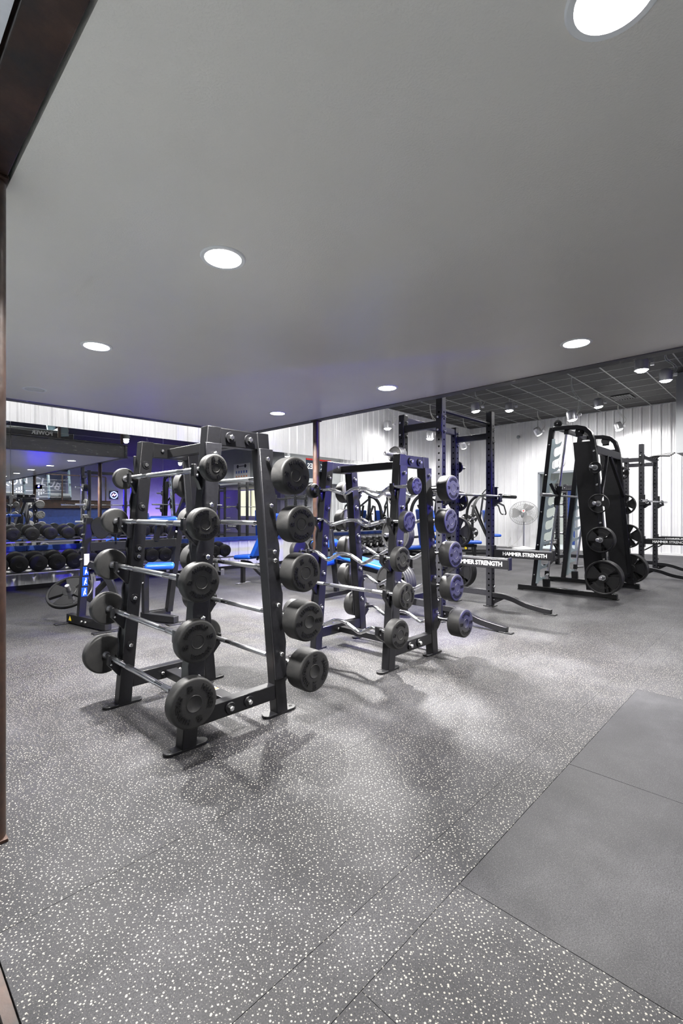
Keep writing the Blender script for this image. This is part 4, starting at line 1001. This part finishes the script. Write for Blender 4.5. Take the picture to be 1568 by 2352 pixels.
bolt(cm, (2.245, 5.185, 0.42), '-x', s=1.1)
pad((0, 0, 0), (0.30, 0.28, 0.065), cm, 'seat_pad', (0, 0, -0.5), (2.40, 5.12, 0.60))
MB().beam((2.26, 5.18, 0.53), (2.46, 5.09, 0.55), 0.06, 0.04).build('seat_frame', 'black', cm)
pad((0, 0, 0), (0.30, 0.2, 0.06), cm, 'arm_pad', (0.1, 0, -0.45), (2.42, 5.08, 1.12))
MB().beam((2.36, 5.13, 0.88), (2.38, 5.1, 1.09), 0.05, 0.05, (0, 1, 0)).build('pad_bracket', 'black', cm, bevel=0.003)
MB().beam((2.5, 5.1, 0.9), (2.68, 5.02, 1.45), 0.05, 0.05, (0, 1, 0)).build('lever_post', 'black', cm, bevel=0.003)
MB().beam((2.655, 5.0, 1.18), (2.70, 4.985, 1.38), 0.03, 0.003, (0, 1, 0)).build('instruction_label', 'white_print', cm)
MB().box((2.74, 4.98, 1.46), (0.22, 0.14, 0.1)).build('lever_head', 'charcoal', cm, bevel=0.006)
pad((0, 0, 0), (0.12, 0.12, 0.12), cm, 'roller_pad', None, (2.13, 5.42, 1.04))
# curved working arm, cam and counter lever
MB().rtube(arc([(1.75, 5.38, 0.66), (1.83, 5.33, 0.6), (1.92, 5.27, 0.46), (1.965, 5.24, 0.28), (1.975, 5.23, 0.14)], 6), 0.06, 0.07).build('curved_arm', 'black', cm, bevel=0.004)
MB().lathe((1.83, 5.36, 0.555), (0, -1, 0), [(0, 0), (0.035, 0), (0.035, 0.07), (0.025, 0.08), (0, 0.08)], 20).build('pivot', 'chrome', cm)
MB().beam((1.80, 5.36, 0.52), (1.79, 5.37, 0.22), 0.02, 0.02, (0, 1, 0)).build('shock_rod', 'steel', cm)
MB().beam((1.97, 5.33, 0.52), (1.78, 5.5, 0.25), 0.05, 0.05, (0, 1, 0)).build('link_arm', 'black', cm, bevel=0.003)
lm_ = MB(); text_on(lm_, 'HAMMER', 0.03, (1.928, 5.222, 0.27), (0.25, -0.1, -0.95), (0.95, -0.1, 0.25), 0.0006, 0.0008); text_on(lm_, 'STRENGTH', 0.03, (1.958, 5.222, 0.275), (0.25, -0.1, -0.95), (0.95, -0.1, 0.25), 0.0006, 0.0008)
lm_.build('lettering', 'white_print', cm)
P = [(0.10 * math.cos(a) * (1 + 0.25 * math.sin(a)), 0.12 * math.sin(a)) for a in [k * 2 * PI / 24 for k in range(24)]]
ca_ = MB().prism(P, (1.87, 5.36, 1.03), (0.9, -0.42, 0), (0, 0, 1), 0.05).build('cam', 'black', cm, bevel=0.006)
MB().rtube(arc([(1.90, 5.31, 1.16), (1.96, 5.28, 1.15), (1.985, 5.27, 1.05), (1.98, 5.27, 0.9)], 5), 0.07, 0.02).build('cam_strap', 'gloss_black', cm)
MB().cyl((1.77, 5.42, 1.02), (1.90, 5.35, 1.02), 0.025, 14).build('cam_axle', 'steel', cm)
plate(1.70, 5.81, 0.30, 0.235, 0.04, 'big tilted black weight plate on the lever machine near the floor', None, 'plate', rot=Vector((-0.44, -0.49, 0.85)).to_track_quat('X', 'Z').to_euler())
MB().cyl((1.74, 5.855, 0.223), (1.65, 5.755, 0.397), 0.023, 16).build('plate_horn', 'steel', cm)

# ================================================================== PRESS MACHINES BY THE CORNER
def press_machine(x, y, rz, label):
    t = thing('press_machine', label, 'gym machine', (x, y, 0), rz, 'plate loaded machines in the corner')
    for s_ in (-1, 1):
        MB().box((0.0, s_ * 0.45, 0.04), (1.3, 0.07, 0.07)).build('base_rail', 'black', t, bevel=0.004)
        MB().rtube(arc([(-0.45, s_ * 0.45, 0.06), (-0.47, s_ * 0.45, 0.8), (-0.42, s_ * 0.42, 1.35), (-0.25, s_ * 0.36, 1.62), (0.0, s_ * 0.3, 1.7)], 5), 0.07, 0.07).build('arch_post', 'black', t, bevel=0.005)
        MB().beam((0.0, s_ * 0.3, 1.68), (-0.1, s_ * 0.32, 0.9), 0.05, 0.05, (0, 1, 0)).build('lever_arm', 'charcoal', t, bevel=0.004)
        MB().beam((-0.02, s_ * 0.3, 1.62), (0.45, s_ * 0.3, 1.38), 0.045, 0.045).build('press_arm', 'charcoal', t, bevel=0.004)
        MB().tube(arc([(0.45, s_ * 0.3, 1.38), (0.5, s_ * 0.3, 1.2), (0.52, s_ * 0.22, 1.14), (0.53, s_ * 0.1, 1.13)], 4), 0.018, 10).build('handle', 'rubber_dark', t)
        MB().tube(arc([(-0.05, s_ * 0.3, 1.7), (0.1, s_ * 0.28, 1.88), (0.3, s_ * 0.2, 1.9), (0.32, s_ * 0.05, 1.9)], 4), 0.015, 8).build('upper_handle', 'rubber_dark', t)
        for z in (0.62, 1.02): MB().cyl((-0.47, s_ * 0.47, z), (-0.47, s_ * 0.68, z), 0.024, 14).build('weight_peg', 'steel', t)
        MB().beam((0.1, s_ * 0.03, 0.35), (-0.35, s_ * 0.2, 1.4), 0.05, 0.05, (0, 1, 0)).build('back_frame', 'black', t, bevel=0.003)
    MB().box((-0.45, 0, 0.5), (0.06, 0.86, 0.06)).build('cross_beam', 'black', t, bevel=0.004)
    MB().box((0.55, 0, 0.04), (0.07, 0.86, 0.06)).build('cross_beam', 'black', t, bevel=0.004)
    MB().box((0.2, 0, 0.25), (0.07, 0.07, 0.45)).build('seat_post', 'black', t, bevel=0.004)
    pad((0, 0, 0), (0.34, 0.34, 0.08), t, 'seat_pad', None, (0.25, 0, 0.52))
    pad((0, 0, 0), (0.08, 0.3, 0.62), t, 'back_pad', (0, -0.2, 0), (0.0, 0, 0.95))
    MB().box((0.2, 0, 0.06), (0.9, 0.07, 0.06)).build('spine', 'black', t, bevel=0.004)
    return t
for x, y, rz, l, k in ((12.9, 6.6, math.radians(-50), 'black press machine with blue pads left of the pedestal fan', 'nearest the fan'), (11.2, 7.3, math.radians(-80), 'black press machine with curved posts in the corner behind the half rack', 'deeper in the corner')):
    press_machine(x, y, rz, l)
    R_ = Matrix.Rotation(rz, 3, 'Z')
    for z, r, zn in ((1.02, 0.125, 'upper'), (0.62, 0.15, 'lower')):
        for s_, sn in ((-1, 'right'), (1, 'left')):
            p = R_ @ Vector((-0.47, s_ * 0.53, 0)) + Vector((x, y, z))
            plate(p.x, p.y, p.z, r, 0.03, 'small weight plate on the %s %s peg of the press machine %s' % (zn, sn, k), 'plates on the press machines', 'plate', rz + (PI / 2 if s_ < 0 else -PI / 2), 0.3, text=False)

# ================================================================== FAN, CLOCK, SMALL WALL THINGS
fn = thing('pedestal_fan', 'large silver pedestal fan with wire guard against the right wall', 'fan', (15.15, 6.42, 0))
MB().lathe((0, 0, 0), (0, 0, 1), [(0, 0.012), (0.36, 0.012), (0.36, 0.03), (0.2, 0.05), (0.06, 0.09), (0.03, 0.1), (0, 0.1)], 40).build('base', 'white', fn)
MB().cyl((0, 0, 0.08), (0, 0, 1.1), 0.026, 16).build('pole', 'steel', fn)
fd = Vector((-0.82, -0.30, 0.52)).normalized(); fc = Vector((-0.05, -0.02, 1.17))
MB().lathe(fc - fd * 0.22, fd, [(0, 0), (0.07, 0), (0.1, 0.04), (0.1, 0.16), (0.05, 0.2), (0, 0.2)], 24).build('motor', 'grey_plastic', fn)
_, fa, fb_ = MB().frame(fd)
def gp(ang, r, h): return fc + (fa * math.cos(ang) + fb_ * math.sin(ang)) * r + fd * h
g = MB()
for k in range(44):
    a = 2 * PI * k / 44
    g.tube([gp(a, 0.05, 0.12), gp(a + 0.1, 0.25, 0.115), gp(a + 0.14, 0.39, 0.08), gp(a + 0.15, 0.44, 0.0), gp(a + 0.14, 0.39, -0.08), gp(a + 0.1, 0.15, -0.12)], 0.0036, 4)
g.build('wire_guard', 'fan_wire', fn, kind='stuff')
MB().tube([gp(2 * PI * k / 48, 0.44, 0) for k in range(48)], 0.006, 8, True).build('guard_rim', 'fan_wire', fn)
for rr, hh in ((0.25, 0.115), (0.39, 0.08)): MB().tube([gp(2 * PI * k / 40, rr, hh) for k in range(40)], 0.003, 6, True).build('guard_ring', 'fan_wire', fn)
MB().lathe(fc + fd * 0.12, fd, [(0, 0), (0.055, 0), (0.055, 0.008), (0.04, 0.014), (0, 0.014)], 24).build('badge', 'white', fn)
MB().lathe(fc + fd * 0.134, fd, [(0, 0), (0.03, 0), (0.03, 0.003), (0, 0.003)], 20).build('badge_print', 'red', fn)
for k in range(3):
    a0 = 2 * PI * k / 3; m_ = MB(); vs = []; N = 6
    for i in range(N):
        r = 0.07 + 0.31 * i / (N - 1); wd = 0.28 + 0.3 * math.sin(PI * (i + 0.6) / (N + 0.6))
        for q in (-1, 1): vs.append(gp(a0 + q * wd, r, 0.03 * q))
    n0 = len(vs); vs += [v_ - fd * 0.004 for v_ in vs]
    fs = [(2 * i, 2 * i + 1, 2 * i + 3, 2 * i + 2) for i in range(N - 1)] + [(n0 + 2 * i + 2, n0 + 2 * i + 3, n0 + 2 * i + 1, n0 + 2 * i) for i in range(N - 1)]
    fs += [(2 * i + 2, n0 + 2 * i + 2, n0 + 2 * i, 2 * i) for i in range(N - 1)] + [(2 * i + 1, n0 + 2 * i + 1, n0 + 2 * i + 3, 2 * i + 3) for i in range(N - 1)] + [(0, n0, n0 + 1, 1), (2 * N - 1, n0 + 2 * N - 1, n0 + 2 * N - 2, 2 * N - 2)]
    m_.add(vs, fs).build('blade', 'fan_grey', fn)
MB().tube(arc([(0.0, 0.03, 0.75), (0.05, 0.12, 0.4), (0.1, 0.4, 0.12), (0.2, 0.62, 0.02), (0.45, 0.75, 0.05), (0.6, 0.7, 0.35)], 5), 0.006, 6).build('power_cord', 'cord', fn)

ck = thing('wall_clock', 'round white wall clock on the ribbed wall above the doorway', 'clock', (15.76, 5.54, 2.80))
MB().lathe((0.015, 0, 0), (-1, 0, 0), [(0, 0), (0.19, 0), (0.19, 0.04), (0.175, 0.045), (0.17, 0.035), (0, 0.035)], 40).build('case', 'white', ck)
MB().lathe((-0.0205, 0, 0), (-1, 0, 0), [(0, 0), (0.168, 0), (0.168, 0.0015), (0, 0.0015)], 40).build('dial', 'clock_face', ck)
for k in range(12):
    a = k * PI / 6
    MB().beam((-0.0225, 0.135 * math.sin(a), 0.135 * math.cos(a)), (-0.0225, 0.155 * math.sin(a), 0.155 * math.cos(a)), 0.008, 0.002, (1, 0, 0)).build('hour_mark', 'black_print', ck)
MB().beam((-0.024, 0, 0), (-0.024, -0.01, -0.09), 0.01, 0.002, (1, 0, 0)).build('hour_hand', 'black_print', ck)
MB().beam((-0.026, 0, 0), (-0.026, -0.03, 0.13), 0.007, 0.002, (1, 0, 0)).build('minute_hand', 'black_print', ck)
al = thing('fire_alarm', 'red fire alarm box inside the doorway', 'alarm', (16.0, 6.12, 1.1))
MB().box((0, -0.03, 0), (0.2, 0.06, 0.32)).build('case', 'red', al, bevel=0.01)
MB().box((-0.0, -0.065, -0.02), (0.1, 0.012, 0.1)).build('pull_bar', 'white', al, bevel=0.003)
sc = thing('wall_camera', 'small dark security camera high on the right ribbed wall', 'camera', (15.76, 6.85, 3.76))
MB().lathe((0.015, 0, 0), (-1, 0, 0), [(0, 0), (0.06, 0), (0.06, 0.02), (0.03, 0.03), (0, 0.03)], 20).build('mount', 'white', sc)
MB().lathe((-0.02, 0, 0), (-1, -0.3, -0.4), [(0, 0), (0.04, 0.01), (0.055, 0.05), (0.05, 0.12), (0.03, 0.13), (0, 0.13)], 20).build('camera_body', 'grey_plastic', sc)

# things hung on the bulkhead (seen in the mirror)
bn = thing('banner', 'navy banner with red top stripe, seen reversed in the mirror', 'banner', (14.4, 1.945, 3.1))
MB().box((0, 0, 0), (1.5, 0.012, 0.85)).build('cloth', 'navy', bn)
MB().box((0, 0.008, 0.39), (1.5, 0.004, 0.07)).build('stripe', 'red', bn)
mb = MB(); text_on(mb, 'NEX', 0.34, (0.45, 0.008, 0.08), (-1, 0, 0), (0, 0, 1), 0.001, 0.006); mb.build('lettering', 'white_print', bn)
mb = MB(); text_on(mb, 'ES', 0.34, (-0.52, 0.008, 0.08), (-1, 0, 0), (0, 0, 1), 0.001, 0.006); mb.build('lettering', 'white_print', bn)
wb = thing('whiteboard', 'white poster board with small dumbbell emblem, seen in the mirror', 'poster', (12.455, -1.1, 3.05))
MB().box((-0.012, 0, 0), (0.024, 1.25, 0.72)).build('board', 'white', wb, bevel=0.004)
for s_ in (-1, 1):
    MB().lathe((-0.025, s_ * 0.3, 0.24), (-1, 0, 0), [(0, 0), (0.09, 0), (0.09, 0.002), (0, 0.002)], 6).build('emblem', 'black_print', wb)
MB().box((-0.0255, 0, 0.24), (0.002, 0.4, 0.03)).build('emblem_bar', 'black_print', wb)
for k in range(5):
    MB().box((-0.0255, -0.4 + 0.2 * k, -0.02), (0.002, 0.1, 0.12)).build('blue_mark', 'blue', wb)
    MB().box((-0.0255, -0.4 + 0.2 * k, -0.22), (0.002, 0.09, 0.07)).build('orange_mark', 'orange', wb)

# ================================================================== RAISED PLATFORM AND UPPER DECK (seen in the mirror)
struct(MB().box(((X0 + 8.1) / 2, (Y0 - 5.1) / 2, 0.84), (8.1 - X0, -5.1 - Y0, 1.66)).build('platform', 'blue_paint'))
ibeam('trim_8', (X0, -5.03, 1.36), (8.15, -5.03, 1.36), 0.12, 0.34, 'rust')
def railing(name, label, p0, p1, z0, n, h=1.05):
    t = thing(name, label, 'railing', (0, 0, 0)); p0 = Vector((*p0, z0)); p1 = Vector((*p1, z0)); up = Vector((0, 0, h))
    for k in range(n):
        p = p0 + (p1 - p0) * k / (n - 1)
        MB().beam(p, p + up, 0.05, 0.05).build('post', 'rust', t, bevel=0.003)
    MB().beam(p0 + up + Vector((0, 0, 0.02)), p1 + up + Vector((0, 0, 0.02)), 0.06, 0.04).build('top_rail', 'rust', t, bevel=0.003)
    for k in range(6):
        dz = Vector((0, 0, 0.12 + 0.145 * k)); MB().tube([p0 + dz, p1 + dz], 0.004, 6).build('cable', 'steel', t)
    return t
railing('cable_railing', 'rusty post and cable railing along the blue raised platform', (-2.5, -5.2), (8.0, -5.2), 1.70, 7)
railing('cable_railing', 'steel cable railing on the upper deck above the dumbbells', (0.5, 6.15), (4.3, 6.15), 2.72, 4)
sg = thing('wall_sign', 'dark wall sign with white arched letters and barbell, seen in the mirror', 'sign', (5.95, -8.98, 2.5))
MB().box((0, 0, 0), (3.0, 0.03, 1.15)).build('sign_board', 'grey_plastic', sg)
def bend(x, y, R=2.6): return ((R + y) * math.sin(x / R), (R + y) * math.cos(x / R) - R)
mb = MB(); text_on(mb, 'IRON CLUB', 0.47, (0, 0.018, 0.2), (1, 0, 0), (0, 0, 1), 0.004, 0.008, 1.1, fn=bend); mb.build('lettering', 'white_print', sg)
for s_ in (-1, 1):
    for k in range(3): MB().box((s_ * (0.35 + 0.1 * k), 0.02, -0.3), (0.06, 0.01, 0.42 - 0.1 * k)).build('barbell_emblem', 'white_print', sg)
MB().box((0, 0.02, -0.3), (1.3, 0.01, 0.03)).build('emblem_bar', 'white_print', sg)
ns = thing('neon_sign', 'small blue and pink neon sign on the back wall, seen in the mirror', 'sign', (9.75, -8.97, 2.1))
MB().box((0, 0, 0), (0.44, 0.03, 0.44)).build('backing', 'black', ns)
MB().tube([(0.17 * math.cos(a), 0.04, 0.17 * math.sin(a)) for a in [2 * PI * k / 32 for k in range(32)]], 0.014, 8, True).build('neon_ring', 'neon_blue', ns)
MB().tube(arc([(-0.09, 0.04, -0.05), (-0.02, 0.04, 0.07), (0.02, 0.04, -0.04), (0.1, 0.04, 0.06)], 5), 0.012, 8).build('neon_stroke', 'neon_pink', ns)

def treadmill(x, y, z, rz, label, text=True):
    t = thing('treadmill', label, 'treadmill', (x, y, z), rz, 'treadmills')
    MB().box((0, 0, 0.12), (1.8, 0.8, 0.14)).build('deck', 'black', t, bevel=0.02)
    MB().box((-0.1, 0, 0.195), (1.5, 0.52, 0.012)).build('belt', 'rubber_dark', t)
    MB().cyl((0.72, -0.38, 0.24), (0.72, 0.38, 0.24), 0.09, 24).build('motor_hood', 'grey_plastic', t)
    for s_ in (-1, 1):
        MB().beam((0.72, s_ * 0.4, 0.1), (0.5, s_ * 0.4, 1.35), 0.07, 0.16, (1, 0, 0)).build('upright', 'teal_plastic', t, bevel=0.01)
        MB().beam((0.55, s_ * 0.38, 1.0), (0.05, s_ * 0.38, 0.98), 0.05, 0.05).build('handrail', 'black', t, bevel=0.01)
        MB().box((-0.1, s_ * 0.33, 0.2), (1.6, 0.12, 0.03)).build('side_rail', 'grey_plastic', t, bevel=0.006)
    MB().beam((0.42, 0, 1.32), (0.56, 0, 1.5), 0.8, 0.06).build('console', 'black', t, bevel=0.01)
    if text:
        mb = MB(); text_on(mb, 'POWER', 0.11, (0.3, 0.405, 0.13), (-1, 0, 0), (0, 0, 1), 0.001, 0.003); mb.build('lettering', 'white_print', t)
    return t
treadmill(2.5, 5.45, 2.72, 0, 'grey treadmill on the upper deck, seen at the top of the mirror')
treadmill(6.3, -6.4, 1.67, PI / 2, 'blue grey treadmill on the raised platform, seen in the mirror', False)
treadmill(4.6, -6.4, 1.67, PI / 2, 'second treadmill on the raised platform, seen in the mirror', False)
